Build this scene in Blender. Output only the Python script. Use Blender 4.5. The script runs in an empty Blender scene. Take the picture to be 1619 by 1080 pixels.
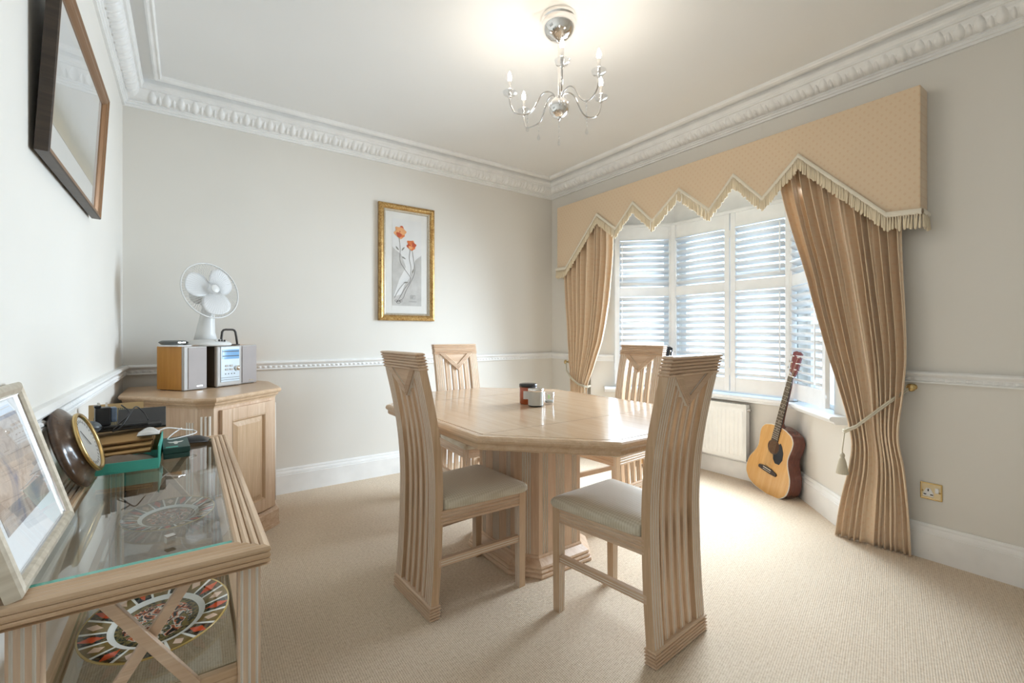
import bpy, math, random
from mathutils import Matrix, Vector
random.seed(7)
R = math.radians
SC = bpy.context.scene
COL = SC.collection

# ---------------------------------------------------------------- camera, daylight, exposure
cam_d = bpy.data.cameras.new('camera')
cam = bpy.data.objects.new('camera', cam_d); COL.objects.link(cam)
cam.location = (0, 0, 1.15); cam.rotation_euler = (R(90), 0, R(-35.35))
cam_d.sensor_width = 36; cam_d.lens = 36 * 722.5 / 1619; cam_d.shift_y = -12 / 1619; cam_d.clip_start = .02
SC.camera = cam
SC.view_settings.view_transform = 'Standard'; SC.view_settings.look = 'None'
SC.view_settings.gamma = 1; SC.view_settings.use_curve_mapping = False
SC.view_settings.exposure = 0.42
SC.cycles.use_denoising = True; SC.cycles.use_adaptive_sampling = True; SC.cycles.adaptive_threshold = .05; SC.cycles.adaptive_min_samples = 16
SC.cycles.max_bounces = 8; SC.cycles.diffuse_bounces = 4; SC.cycles.glossy_bounces = 3
SC.cycles.transparent_max_bounces = 12; SC.cycles.sample_clamp_indirect = 6

world = bpy.data.worlds.new('overcast_sky'); SC.world = world; world.use_nodes = True
wn = world.node_tree.nodes; wl = world.node_tree.links
bg = wn['Background']; bg.inputs['Color'].default_value = (.62, .82, 1, 1); bg.inputs['Strength'].default_value = 2.7
# added area lamps inside the shutters, standing in for the bay windows' light
def daylight(loc, rz, w, h, watts, strips=3):
    for k in range(strips):                                   # unseen strip lamps, stacked and tilted down into the room
        l = bpy.data.lights.new('window_daylight', 'AREA'); l.shape = 'RECTANGLE'; l.size = w; l.size_y = h / strips * .9
        l.energy = watts / strips; l.color = (.715, .865, 1.0); l.spread = R(130)
        o = bpy.data.objects.new('window_daylight', l); COL.objects.link(o)
        o.location = (loc[0], loc[1], loc[2] + h * ((k + .5) / strips - .5)); o.rotation_euler = (R(68), 0, rz)       # an area lamp shines along its own -Z
DAY = 60.0
daylight((3.440, 2.01, 1.40), R(90), .98, 1.36, DAY)
daylight((3.270, 2.690, 1.40), R(135), .46, 1.36, DAY * .08)
daylight((3.270, 1.350, 1.40), R(45), .46, 1.36, DAY * .08)

# ---------------------------------------------------------------- helpers
class MB:
    """collects verts and faces; build() links them as one mesh object"""
    def __init__(s): s.v = []; s.f = []; s.m = []; s.sm = []
    def add(s, vs, fs, mi=0, smooth=False, M=None):
        o = len(s.v)
        for p in vs:
            p = Vector(p); s.v.append(tuple(M @ p) if M else tuple(p))
        for f in fs:
            s.f.append(tuple(i + o for i in f)); s.m.append(mi); s.sm.append(smooth)
        return s
    def box(s, x0, x1, y0, y1, z0, z1, mi=0, M=None):
        vs = [(x, y, z) for z in (z0, z1) for y in (y0, y1) for x in (x0, x1)]
        return s.add(vs, [(0, 2, 3, 1), (4, 5, 7, 6), (0, 1, 5, 4), (2, 6, 7, 3), (0, 4, 6, 2), (1, 3, 7, 5)], mi, False, M)
    def bar(s, a, b, w, t, mi=0, up=(0, 0, 1)):
        a, b = Vector(a), Vector(b); d = (b - a); L = d.length; d.normalize()
        u = Vector(up); x = d.cross(u).normalized(); z = x.cross(d)
        M = Matrix((x, d, z)).transposed().to_4x4(); M.translation = a
        return s.box(-w / 2, w / 2, 0, L, -t / 2, t / 2, mi, M)
    def prism(s, poly, z0, z1, mi=0, M=None, side=None):
        n = len(poly); A = sum(poly[i][0] * poly[(i + 1) % n][1] - poly[(i + 1) % n][0] * poly[i][1] for i in range(n))
        if A < 0:
            poly = poly[::-1]
            if side: side = [side[(n - 2 - i) % n] for i in range(n)]
        s.add([(x, y, z0) for x, y in poly] + [(x, y, z1) for x, y in poly],
              [tuple(range(n))[::-1], tuple(range(n, 2 * n))], mi, False, M)
        o = len(s.v) - 2 * n
        for i in range(n):
            j = (i + 1) % n; s.f.append((o + i, o + j, o + n + j, o + n + i))
            s.m.append(side[i] if side else mi); s.sm.append(False)
        return s
    def lathe(s, prof, seg=24, mi=0, M=None, smooth=True, a0=0, a1=2 * math.pi, sx=1, sy=1):
        full = abs(a1 - a0 - 2 * math.pi) < 1e-6; n = seg if full else seg + 1; vs = []
        for r, z in prof:
            for k in range(n):
                a = a0 + (a1 - a0) * k / seg; vs.append((r * math.cos(a) * sx, r * math.sin(a) * sy, z))
        fs = []
        for i in range(len(prof) - 1):
            for k in range(seg):
                k2 = (k + 1) % n; fs.append((i * n + k, i * n + k2, (i + 1) * n + k2, (i + 1) * n + k))
        return s.add(vs, fs, mi, smooth, M)
    def tube(s, pts, r, seg=8, mi=0, closed=False, cap=True, M=None, smooth=True):
        pts = [Vector(p) for p in pts]; n = len(pts); rr = r if isinstance(r, (list, tuple)) else [r] * n
        vs = []; N = None
        for i, p in enumerate(pts):
            a = pts[i - 1] if (i or closed) else p; b = pts[(i + 1) % n] if (i < n - 1 or closed) else p
            t = (b - a).normalized()
            if N is None:
                N = t.orthogonal().normalized()
            N = (N - t * N.dot(t)).normalized(); B = t.cross(N)
            for k in range(seg):
                an = 2 * math.pi * k / seg; vs.append(p + (N * math.cos(an) + B * math.sin(an)) * rr[i])
        fs = []
        for i in range(n if closed else n - 1):
            for k in range(seg):
                fs.append((i * seg + k, i * seg + (k + 1) % seg, ((i + 1) % n) * seg + (k + 1) % seg, ((i + 1) % n) * seg + k))
        if cap and not closed:
            fs.append(tuple(range(seg))[::-1]); fs.append(tuple(range((n - 1) * seg, n * seg)))
        return s.add(vs, fs, mi, smooth, M)
    def loft(s, rings, mi=0, smooth=False, closed=True, cap=False, side=None, M=None):
        n = len(rings[0]); vs = [p for r in rings for p in r]; m = n if closed else n - 1
        for i in range(len(rings) - 1):
            pass
        o = len(s.v)
        s.add(vs, [], 0, False, M)
        for i in range(len(rings) - 1):
            for k in range(m):
                k2 = (k + 1) % n
                s.f.append((o + i * n + k, o + i * n + k2, o + (i + 1) * n + k2, o + (i + 1) * n + k))
                s.m.append(side[k] if side else mi); s.sm.append(smooth)
        if cap:
            s.f.append(tuple(o + k for k in range(n))[::-1]); s.m.append(mi); s.sm.append(False)
            s.f.append(tuple(o + (len(rings) - 1) * n + k for k in range(n))); s.m.append(mi); s.sm.append(False)
        return s
    def grid(s, fn, nu, nv, mi=0, smooth=True, M=None):
        vs = [fn(i / nu, j / nv) for j in range(nv + 1) for i in range(nu + 1)]
        fs = [(j * (nu + 1) + i, j * (nu + 1) + i + 1, (j + 1) * (nu + 1) + i + 1, (j + 1) * (nu + 1) + i) for j in range(nv) for i in range(nu)]
        return s.add(vs, fs, mi, smooth, M)
    def sphere(s, c, r, seg=14, rings=8, mi=0, sz=1.0):
        prof = [(max(r * math.sin(math.pi * i / rings), 1e-5), -r * sz * math.cos(math.pi * i / rings)) for i in range(rings + 1)]
        return s.lathe(prof, seg, mi, Matrix.Translation(c))
    def mesh(s, name, mats):
        me = bpy.data.meshes.new(name); me.from_pydata(s.v, [], s.f)
        for m in (mats if isinstance(mats, (list, tuple)) else [mats]): me.materials.append(MAT[m])
        me.polygons.foreach_set('material_index', s.m); me.polygons.foreach_set('use_smooth', s.sm); me.update()
        return me
    def build(s, name, mats, parent=None, bevel=0, solid=0, seg=2, loc=None, rot=None):
        o = bpy.data.objects.new(name, s.mesh(name, mats)); COL.objects.link(o)
        if parent: o.parent = parent
        if loc: o.location = loc
        if rot: o.rotation_euler = rot
        if solid:
            q = o.modifiers.new('solid', 'SOLIDIFY'); q.thickness = solid; q.offset = 0
        if bevel:
            q = o.modifiers.new('bevel', 'BEVEL'); q.width = bevel; q.segments = seg; q.limit_method = 'ANGLE'; q.angle_limit = R(40); q.harden_normals = False
        return o

def tag(o, label, cat, group=None):
    o['label'] = label; o['category'] = cat
    if group: o['group'] = group
    return o
def thing(name, label, cat, loc=(0, 0, 0), rz=0, group=None, rot=None):
    o = bpy.data.objects.new(name, None); COL.objects.link(o); o.empty_display_size = .1
    o.location = loc; o.rotation_euler = rot or (0, 0, rz)
    return tag(o, label, cat, group)
def struct(o):
    o['kind'] = 'structure'; return o
def copy_tree(o, parent=None):
    c = o.copy(); COL.objects.link(c); c.parent = parent
    for ch in list(o.children): copy_tree(ch, c)
    return c
def place(name, me, parent, M):
    o = bpy.data.objects.new(name, me); COL.objects.link(o); o.parent = parent; o.matrix_local = M; return o
def Mx(loc, rz=0): return Matrix.Translation(loc) @ Matrix.Rotation(rz, 4, 'Z')
def lerp(a, b, t): return a + (b - a) * t
def interp(tab, t):
    if t <= tab[0][0]: return tab[0][1]
    for (a, va), (b, vb) in zip(tab, tab[1:]):
        if t <= b:
            q = (t - a) / (b - a); return va + (vb - va) * (q * q * (3 - 2 * q) if len(tab) < 3 else q)
    return tab[-1][1]
def cat(tab, t):
    """Catmull-Rom through a table of (t, value)"""
    n = len(tab)
    if t <= tab[0][0]: return tab[0][1]
    if t >= tab[-1][0]: return tab[-1][1]
    for i in range(n - 1):
        if tab[i][0] <= t <= tab[i + 1][0]: break
    p0 = tab[max(i - 1, 0)][1]; p1 = tab[i][1]; p2 = tab[i + 1][1]; p3 = tab[min(i + 2, n - 1)][1]
    q = (t - tab[i][0]) / (tab[i + 1][0] - tab[i][0])
    return .5 * (2 * p1 + (p2 - p0) * q + (2 * p0 - 5 * p1 + 4 * p2 - p3) * q * q + (3 * p1 - p0 - 3 * p2 + p3) * q ** 3)

BULB = 150.0
# ---------------------------------------------------------------- materials
MAT = {}
class NT:
    def __init__(s, name):
        s.mat = bpy.data.materials.new(name); s.mat.use_nodes = True; MAT[name] = s.mat
        s.n = s.mat.node_tree.nodes; s.l = s.mat.node_tree.links; s.b = s.n['Principled BSDF']
    def node(s, t, **kw):
        q = s.n.new(t)
        for k, v in kw.items(): setattr(q, k, v)
        return q
    def set(s, sock, v):
        if hasattr(v, 'is_output') or isinstance(v, bpy.types.NodeSocket): s.l.new(v, sock)
        else: sock.default_value = v
    def obj(s, scale=(1, 1, 1), rot=(0, 0, 0), kind='Object'):
        tc = s.node('ShaderNodeTexCoord'); mp = s.node('ShaderNodeMapping')
        mp.inputs['Scale'].default_value = scale; mp.inputs['Rotation'].default_value = rot
        s.l.new(tc.outputs[kind], mp.inputs[0]); return mp.outputs[0]
    def noise(s, vec, scale, detail=3, rough=.5, dist=0):
        q = s.node('ShaderNodeTexNoise'); s.l.new(vec, q.inputs['Vector'])
        q.inputs['Scale'].default_value = scale; q.inputs['Detail'].default_value = detail
        q.inputs['Roughness'].default_value = rough; q.inputs['Distortion'].default_value = dist
        return q.outputs['Fac']
    def ramp(s, fac, stops):
        q = s.node('ShaderNodeValToRGB'); s.l.new(fac, q.inputs[0]); e = q.color_ramp.elements
        while len(e) < len(stops): e.new(.5)
        for i, (p, c) in enumerate(stops):
            e[i].position = p; e[i].color = (*c, 1) if len(c) == 3 else c
        return q.outputs['Color']
    def math(s, op, a, b=0., c=0.):
        q = s.node('ShaderNodeMath', operation=op)
        for i, v in enumerate((a, b, c)): s.set(q.inputs[i], v)
        return q.outputs[0]
    def mix(s, f, a, b):
        q = s.node('ShaderNodeMix', data_type='RGBA')
        s.set(q.inputs[0], f)
        for i, v in ((6, a), (7, b)):
            s.set(q.inputs[i], (*v, 1) if isinstance(v, tuple) and len(v) == 3 else v)
        return q.outputs[2]
    def sep(s, vec):
        q = s.node('ShaderNodeSeparateXYZ'); s.l.new(vec, q.inputs[0]); return q.outputs
    def bump(s, h, strength=.3, dist=.01):
        q = s.node('ShaderNodeBump'); q.inputs['Strength'].default_value = strength; q.inputs['Distance'].default_value = dist
        s.l.new(h, q.inputs['Height']); s.l.new(q.outputs[0], s.b.inputs['Normal'])
    def fin(s, color=None, rough=.5, metal=0, spec=None, coat=0, coat_rough=.05, sheen=0, trans=None, emit=None, es=0):
        if color is not None: s.set(s.b.inputs['Base Color'], (*color, 1) if isinstance(color, tuple) and len(color) == 3 else color)
        s.set(s.b.inputs['Roughness'], rough); s.b.inputs['Metallic'].default_value = metal
        if spec is not None: s.b.inputs['Specular IOR Level'].default_value = spec
        if coat: s.b.inputs['Coat Weight'].default_value = coat; s.b.inputs['Coat Roughness'].default_value = coat_rough
        if sheen: s.b.inputs['Sheen Weight'].default_value = sheen
        if emit: s.b.inputs['Emission Color'].default_value = (*emit, 1); s.b.inputs['Emission Strength'].default_value = es
        return s.mat
def plain(name, color, rough=.5, **kw):
    t = NT(name); v = t.noise(t.obj(), 9, 2)
    c = t.ramp(v, [(.3, tuple(x * .96 for x in color)), (.7, tuple(min(x * 1.03, 1) for x in color))])
    t.fin(c, rough, **kw); return t

t = NT('wall_paint'); v = t.noise(t.obj(), 220, 2)
t.bump(v, .05, .001); t.fin(t.ramp(t.noise(t.obj(), 1.5, 2), [(.3, (.785, .75, .69)), (.7, (.81, .775, .715))]), .55, spec=.35)
t = NT('ceiling_paint'); t.fin(t.ramp(t.noise(t.obj(), 1.2, 2), [(.3, (.84, .83, .81)), (.7, (.87, .86, .84))]), .7, spec=.25)
plain('white_trim', (.91, .90, .88), .35, spec=.4)
plain('shutter_white', (.86, .87, .88), .35, spec=.4)
plain('radiator_white', (.88, .875, .84), .3)

t = NT('carpet'); vec = t.obj()
sx, sy, sz = t.sep(t.obj((1, 1, 1), (0, 0, R(38))))
wx = t.math('SINE', t.math('MULTIPLY', sx, 2 * math.pi / .0095)); wy = t.math('SINE', t.math('MULTIPLY', sy, 2 * math.pi / .0125))
loops = t.math('ADD', t.math('MULTIPLY', t.math('MULTIPLY', wx, wy), .5), .5)
n1 = t.noise(vec, 85, 4, .75); n2 = t.noise(vec, 420, 2, .6); n3 = t.noise(vec, 4, 3)
h = t.math('ADD', t.math('MULTIPLY', loops, .55), t.math('MULTIPLY', n2, .7))
t.bump(h, .7, .006)
f = t.math('ADD', t.math('MULTIPLY', n1, .75), t.math('MULTIPLY', loops, .28)); f = t.math('ADD', f, t.math('MULTIPLY', n3, .08))
t.fin(t.ramp(f, [(.30, (.48, .335, .205)), (.52, (.75, .59, .425)), (.78, (.90, .76, .60))]), .95, spec=.1, sheen=.25)

def wood(name, axis, base, dark, light, rough=.38, coat=.0, scale=1.0):
    t = NT(name); sc = [38, 38, 38]; sc[axis] = 1.6; sc = tuple(q * scale for q in sc)
    vec = t.obj(sc); n = t.noise(vec, 1.0, 5, .62, .6); fine = t.noise(t.obj(tuple(q * 4.5 for q in sc)), 1.0, 3, .7)
    c = t.ramp(n, [(.25, dark), (.48, base), (.75, light)])
    lime = t.ramp(fine, [(.56, (0, 0, 0)), (.70, (1, 1, 1))])
    c = t.mix(t.math('MULTIPLY', lime, .45), c, tuple(min(1, q * 1.28) for q in light))
    t.bump(fine, .08, .001); t.fin(c, rough, spec=.45, coat=coat, coat_rough=.08); return t
OAK = ((.64, .445, .30), (.54, .35, .22), (.73, .56, .41))
for i, a in enumerate('xyz'): wood('oak_' + a, i, *OAK)
HON = ((.60, .41, .255), (.51, .325, .185), (.68, .50, .34))
for i, a in enumerate('xyz'): wood('honey_' + a, i, *HON, rough=.3)
wood('table_top', 1, (.56, .385, .245), (.50, .33, .20), (.62, .45, .305), rough=.2, coat=.3)
plain('lime', (.80, .73, .64), .5)
plain('groove_dark', (.36, .25, .16), .6)

t = NT('seat_fabric'); vec = t.obj((1, 1, 1), (0, 0, R(45))); sx, sy, sz = t.sep(vec)
ck = t.math('MULTIPLY', t.math('SINE', t.math('MULTIPLY', sx, 2 * math.pi / .016)), t.math('SINE', t.math('MULTIPLY', sy, 2 * math.pi / .016)))
ck = t.math('ADD', t.math('MULTIPLY', ck, .5), .5)
t.bump(t.math('ADD', ck, t.math('MULTIPLY', t.noise(vec, 600, 2), .6)), .25, .002)
t.fin(t.ramp(ck, [(.35, (.60, .53, .40)), (.65, (.70, .635, .51))]), t.ramp(ck, [(.3, (.62,) * 3), (.7, (.42,) * 3)]), sheen=.4, spec=.4)

def damask(name, ca, cb, axes):
    t = NT(name); s3 = t.sep(t.obj()); a, b = s3[axes[0]], s3[axes[1]]
    def dots(ox, oz):
        qa = t.math('SUBTRACT', t.math('FRACT', t.math('ADD', t.math('MULTIPLY', a, 1 / .038), ox)), .5)
        qb = t.math('SUBTRACT', t.math('FRACT', t.math('ADD', t.math('MULTIPLY', b, 1 / .046), oz)), .5)
        return t.math('LESS_THAN', t.math('ADD', t.math('ABSOLUTE', qa), t.math('ABSOLUTE', qb)), .19)
    d = t.math('MAXIMUM', dots(10.0, 10.0), dots(10.5, 10.5))
    n = t.noise(t.obj(), 700, 2)
    c = t.mix(t.math('MULTIPLY', d, .8), t.ramp(n, [(.3, tuple(q * .94 for q in ca)), (.7, ca)]), cb)
    t.bump(n, .12, .001); t.fin(c, .75, sheen=.35, spec=.25); return t
damask('pelmet_fabric', (.79, .615, .43), (.73, .53, .345), (1, 2))
t = damask('curtain_fabric', (.95, .75, .54), (.90, .665, .45), (1, 2))
tr = t.node('ShaderNodeBsdfTranslucent'); tr.inputs[0].default_value = (.95, .70, .40, 1); mx = t.node('ShaderNodeMixShader'); mx.inputs[0].default_value = .14
t.l.new(t.b.outputs[0], mx.inputs[1]); t.l.new(tr.outputs[0], mx.inputs[2]); t.l.new(mx.outputs[0], t.n['Material Output'].inputs[0])
plain('fringe_cream', (.80, .68, .49), .8, sheen=.3)
plain('braid_cream', (.82, .75, .62), .8, sheen=.3)
plain('rope', (.62, .56, .44), .8)

def glass(name, tint, ior_fac=.06, rough=.0, shade=1.0):
    t = NT(name); tb = t.node('ShaderNodeBsdfTransparent'); tb.inputs[0].default_value = (*tint, 1)
    gb = t.node('ShaderNodeBsdfGlossy'); gb.inputs['Roughness'].default_value = rough; gb.inputs['Color'].default_value = (1, 1, 1, 1)
    fr = t.node('ShaderNodeFresnel'); fr.inputs[0].default_value = 1.5
    m = t.node('ShaderNodeMixShader'); gg = t.node('ShaderNodeNewGeometry'); front = t.math('SUBTRACT', 1.0, gg.outputs['Backfacing'])
    t.l.new(t.math('MULTIPLY', t.math('MULTIPLY', fr.outputs[0], shade), front), m.inputs[0]); t.l.new(tb.outputs[0], m.inputs[1]); t.l.new(gb.outputs[0], m.inputs[2])
    t.l.new(m.outputs[0], t.n['Material Output'].inputs[0]); return t
glass('pane', (.97, .985, 1)); glass('table_glass', (.88, .91, .90), shade=1.25); glass('frame_glass', (.98, .98, .98)); glass('crystal', (.93, .94, .95), shade=1.6)
plain('glass_edge', (.10, .42, .33), .15, spec=.6)
plain('chrome', (.86, .84, .82), .07, metal=1.0)
plain('chrome_dark', (.62, .60, .58), .12, metal=1.0)
plain('brass', (.62, .45, .20), .25, metal=1.0)
plain('brass_satin', (.66, .55, .36), .38, metal=.8)

# ---------------------------------------------------------------- the room
XL, XR, YB, YF, ZC = -.325, 3.10, 3.65, -1.0, 2.70
BX = 3.60; B0, B1 = (XR, 1.01), (BX, 1.51); B2, B3 = (BX, 2.53), (XR, 3.03)
plain('paving', (.62, .62, .61), .8)
struct(MB().box(-30, 40, -30, 40, -.75, -.7).build('ground_outside', 'paving'))
struct(MB().prism([(XL - .1, YF - .1), (XR, YF - .1), B0, B1, B2, B3, (XR, YB + .1), (XL - .1, YB + .1)], -.12, 0).build('floor', 'carpet'))
struct(MB().box(XL - .1, XR + .12, YF - .1, YB + .1, ZC, ZC + .1).build('ceiling', 'ceiling_paint'))
struct(MB().box(XL - .1, XR + .12, YB, YB + .1, -.1, ZC).build('wall_back', 'wall_paint'))
struct(MB().box(XL - .1, XL, YF - .1, YB, -.1, ZC).build('wall_left', 'wall_paint'))
m = MB().box(XR, XR + .12, B3[1], YB, -.1, ZC); m.box(XR, XR + .12, YF - .1, B0[1], -.1, ZC); m.box(XR, XR + .12, B0[1], B3[1], 2.32, ZC)
struct(m.build('wall_right', 'wall_paint'))
m = MB().box(XL, XR, YF - .1, YF, -.1, ZC)
struct(m.build('wall_rear', 'wall_paint'))

def seg_wall(m, a, b, s0, s1, z0, z1, t=.1, off=0):
    """a slab standing along a->b between distances s0..s1, outer side to the right of a->b"""
    a = Vector((*a, 0)); b = Vector((*b, 0)); d = (b - a).normalized(); n = Vector((d.y, -d.x, 0))
    M = Matrix((d, n, Vector((0, 0, 1)))).transposed().to_4x4(); M.translation = a
    return m.box(s0, s1, off, off + t, z0, z1, 0, M)
ZS, ZT = .665, 2.12                      # sill and head of the bay windows
m = MB(); LS = .7071; LC = 1.02
for a, b, L, g0, g1 in ((B0, B1, LS, .187, .677), (B1, B2, LC, .03, .99), (B2, B3, LS, .03, .52)):
    seg_wall(m, a, b, -.04, L + .04, -.1, ZS - .03, .14); seg_wall(m, a, b, -.04, L + .04, ZT, 2.34, .14)
    seg_wall(m, a, b, -.04, g0, ZS - .03, ZT, .14); seg_wall(m, a, b, g1, L + .04, ZS - .03, ZT, .14)
struct(m.build('wall_bay', 'wall_paint')); m = MB()
for a, b, L in ((B0, B1, LS), (B1, B2, LC), (B2, B3, LS)): seg_wall(m, a, b, -.0, L, ZT + .02, 2.32, .004, -.004)
struct(m.build('trim_16', 'shutter_white'))  # white facing over the upper bay wall: window brightness put into its colour
struct(MB().prism([(XR + .0, B0[1] - .05), (BX + .1, 1.47), (BX + .1, 2.63), (XR, B3[1] + .05)], 2.32, 2.40).build('ceiling_bay', 'ceiling_paint'))

def miter(path, i, closed):
    n = len(path); p = Vector(path[i]); ns = []
    for a, b in ((i - 1, i), (i, i + 1)):
        if not closed and (a < 0 or b >= n): continue
        d = (Vector(path[b % n]) - Vector(path[a % n])).normalized(); ns.append(Vector((-d.y, d.x)))
    if len(ns) == 1: return ns[0]
    return (ns[0] + ns[1]) / (1 + ns[0].dot(ns[1]))
def moulding(path, prof, name, mat, idx=None, closed=True, parent=None, smooth=False, cap=False):
    idx = idx if idx is not None else range(len(path)); rings = []
    for i in idx:
        i %= len(path); q = miter(path, i, closed); p = Vector(path[i])
        rings.append([(p.x + q.x * o, p.y + q.y * o, z) for o, z in prof])
    return MB().loft(rings, smooth=smooth, closed=False, cap=cap).build(name, mat, parent)
ROOM = [(XL, YF), (XR, YF), (XR, YB), (XL, YB)]                                  # anticlockwise
FLOORP = [(XL, YF), (XR, YF), B0, B1, B2, B3, (XR, YB), (XL, YB)]
ov = [(.030 + .055 * math.sin(math.pi / 2 * k / 6) ** 1.0, 2.585 + .052 * (1 - math.cos(math.pi / 2 * k / 6))) for k in range(7)]
CORN = [(0, 2.545), (.012, 2.545), (.012, 2.557), (.019, 2.560), (.019, 2.571), (.026, 2.574), (.026, 2.583)] + ov + \
       [(.087, 2.640), (.097, 2.642), (.099, 2.655), (.105, 2.662), (.108, 2.675), (.104, 2.70)]
corn = [struct(moulding(ROOM, CORN, 'trim_%d' % (k + 1), 'white_trim', idx)) for k, idx in enumerate(((2, 3), (1, 2), (3, 4), (0, 1)))]
STRIP = [(.158, 2.70), (.159, 2.684), (.168, 2.677), (.180, 2.682), (.190, 2.678), (.196, 2.684), (.197, 2.70)]
for k, idx in enumerate(((2, 3), (1, 2), (3, 4), (0, 1))): struct(moulding(ROOM, STRIP, 'trim_%d' % (k + 5), 'white_trim', idx))
BASE = [(.0, .178), (.008, .178), (.013, .168), (.013, .160), (.019, .152), (.022, .142), (.022, .134), (.026, .132), (.026, 0)]
for nm, idx in (('back', (6, 7)), ('left', (7, 8)), ('right', (1, 2, 3, 4, 5, 6)), ('rear', (0, 1))):
    struct(moulding(FLOORP, BASE, 'baseboard_' + nm, 'white_trim', idx))
RAIL = [(0, .958), (.020, .958), (.030, .951), (.032, .944), (.026, .936), (.017, .931), (.014, .925), (.014, .908), (.020, .905), (.020, .898), (0, .896)]
def rail(path, k, idx): return struct(moulding(path, RAIL, 'trim_%d' % k, 'white_trim', idx, closed=False))
railb = rail([(XR, .95), (XR, YB), (XL, YB), (XL, YF)], 9, (1, 2))
raill = rail([(XR, YB), (XL, YB), (XL, YF)], 10, (1, 2))
railr = rail([(XR, YF), (XR, 1.0)], 11, (0, 1))
railp = rail([(XR + .12, 2.91), (XR, 3.03), (XR, YB), (XL, YB)], 12, (0, 1, 2))

# the carved leaves of the cornice: one shared mesh, leaf by leaf
def leaf_mesh():
    m = MB()
    def leaf(x0, w, lo, hi, bulge):
        def fn(u, v):
            a = (u - .5) * 2; t = lo + (hi - lo) * v
            k = t * math.pi / 2; o = .030 + .055 * math.sin(k); z = 2.585 + .052 * (1 - math.cos(k))
            wv = math.sin(math.pi * (.12 + .8 * v)) ** .7
            b = bulge * math.cos(a * math.pi / 2) * (.35 + .65 * math.sin(math.pi * min(1, .1 + v)))+.0006
            nx, nz = math.sin(k) * .5 + .3, -math.cos(k) * .7 - .1
            return (x0 + a * w * wv / 2, -(o + nx * b), z + nz * b)
        m.grid(fn, 4, 4)
    leaf(0, .042, .02, .98, .014); leaf(.036, .020, .06, .75, .009)
    return m.mesh('leaf', 'white_trim')
LEAF = leaf_mesh()
def leaves(parent, o, d, L, pitch=.072):
    """o: start on the wall line, d: direction with the room on the right-hand side of -Y of the piece"""
    n = int((L - .22) / pitch); st = (L - n * pitch) / 2; ang = math.atan2(d[1], d[0])
    for i in range(n):
        s = st + (i + .25) * pitch
        place('leaf', LEAF, parent, Mx((o[0] + d[0] * s, o[1] + d[1] * s, 0), ang))
leaves(corn[0], (XL, YB), (1, 0), XR - XL)
leaves(corn[1], (XR, YB), (0, -1), YB - .15)
leaves(corn[2], (XL, 1.6), (0, 1), YB - 1.6)
# bead and tongue carving under the dado rail: the near pieces one by one, the far ones joined
def bead(m, M):
    m.add([(-.011, -.0145, .909), (.011, -.0145, .909), (.013, -.0145, .922), (0, -.0145, .9245), (-.013, -.0145, .922), (0, -.024, .913), (0, -.0225, .920)],
          [(0, 1, 5), (1, 2, 6, 5), (2, 3, 6), (3, 4, 6), (4, 0, 5, 6)], 0, True, M)
bm_ = MB(); bead(bm_, None); BEAD = bm_.mesh('carved_bead', 'white_trim')
for i in range(24): place('carved_bead', BEAD, railr, Mx((XR, .92 - i * .033, 0), R(-90)))
m = MB()
for i in range(int((XR - XL - .06) / .033)): bead(m, Mx((XL + .04 + i * .033, YB, 0)))
o = m.build('carved_beading', 'white_trim', railb); o['kind'] = 'stuff'
m = MB()
for i in range(75): bead(m, Mx((XL, YB - .05 - i * .033, 0), R(90)))
o = m.build('carved_beading', 'white_trim', raill); o['kind'] = 'stuff'

# ---------------------------------------------------------------- bay windows: frame and glass behind the shutters
def window(k, a, b, g0, g1, mull):
    a3 = Vector((*a, 0)); d = (Vector((*b, 0)) - a3).normalized(); n = Vector((d.y, -d.x, 0))
    M = Matrix((d, n, Vector((0, 0, 1)))).transposed().to_4x4(); M.translation = a3 + d * g0
    w = g1 - g0; m = MB()
    for x0, x1, z0, z1 in ((0, .05, ZS - .03, ZT), (w - .05, w, ZS - .03, ZT), (.05, w - .05, ZS - .03, ZS + .03), (.05, w - .05, ZT - .06, ZT)): m.box(x0, x1, .06, .11, z0, z1)
    fr = struct(m.build('window_%d' % k, 'white_trim')); fr.matrix_world = M
    p = MB().box(.05, w - .05, .082, .088, ZS + .03, ZT - .06).build('pane', 'pane', fr)
    for q in mull: MB().box(w * q - .03, w * q + .03, .055, .112, ZS + .03, ZT - .06).build('mullion', 'white_trim', fr)
    MB().box(.05, w - .05, .06, .11, 1.60, 1.645).build('transom', 'white_trim', fr)
window(1, B1, B2, .03, .99, (.5,)); window(2, B2, B3, .03, .52, ()); window(3, B0, B1, .187, .677, ())
# window board running round the bay, with a rounded nose
sill_path = [(B0[0] + .03, B0[1] + .03), B1, B2, (B3[0] + .06, B3[1] - .06)]
SILL = [(-.05, .665), (.085, .665), (.093, .660), (.095, .650), (.092, .641), (.083, .637), (.070, .634), (.066, .622), (.060, .618), (-.0, .618)]
struct(moulding(sill_path, SILL, 'trim_13', 'shutter_white', (0, 1, 2, 3), closed=False, cap=True))

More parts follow.
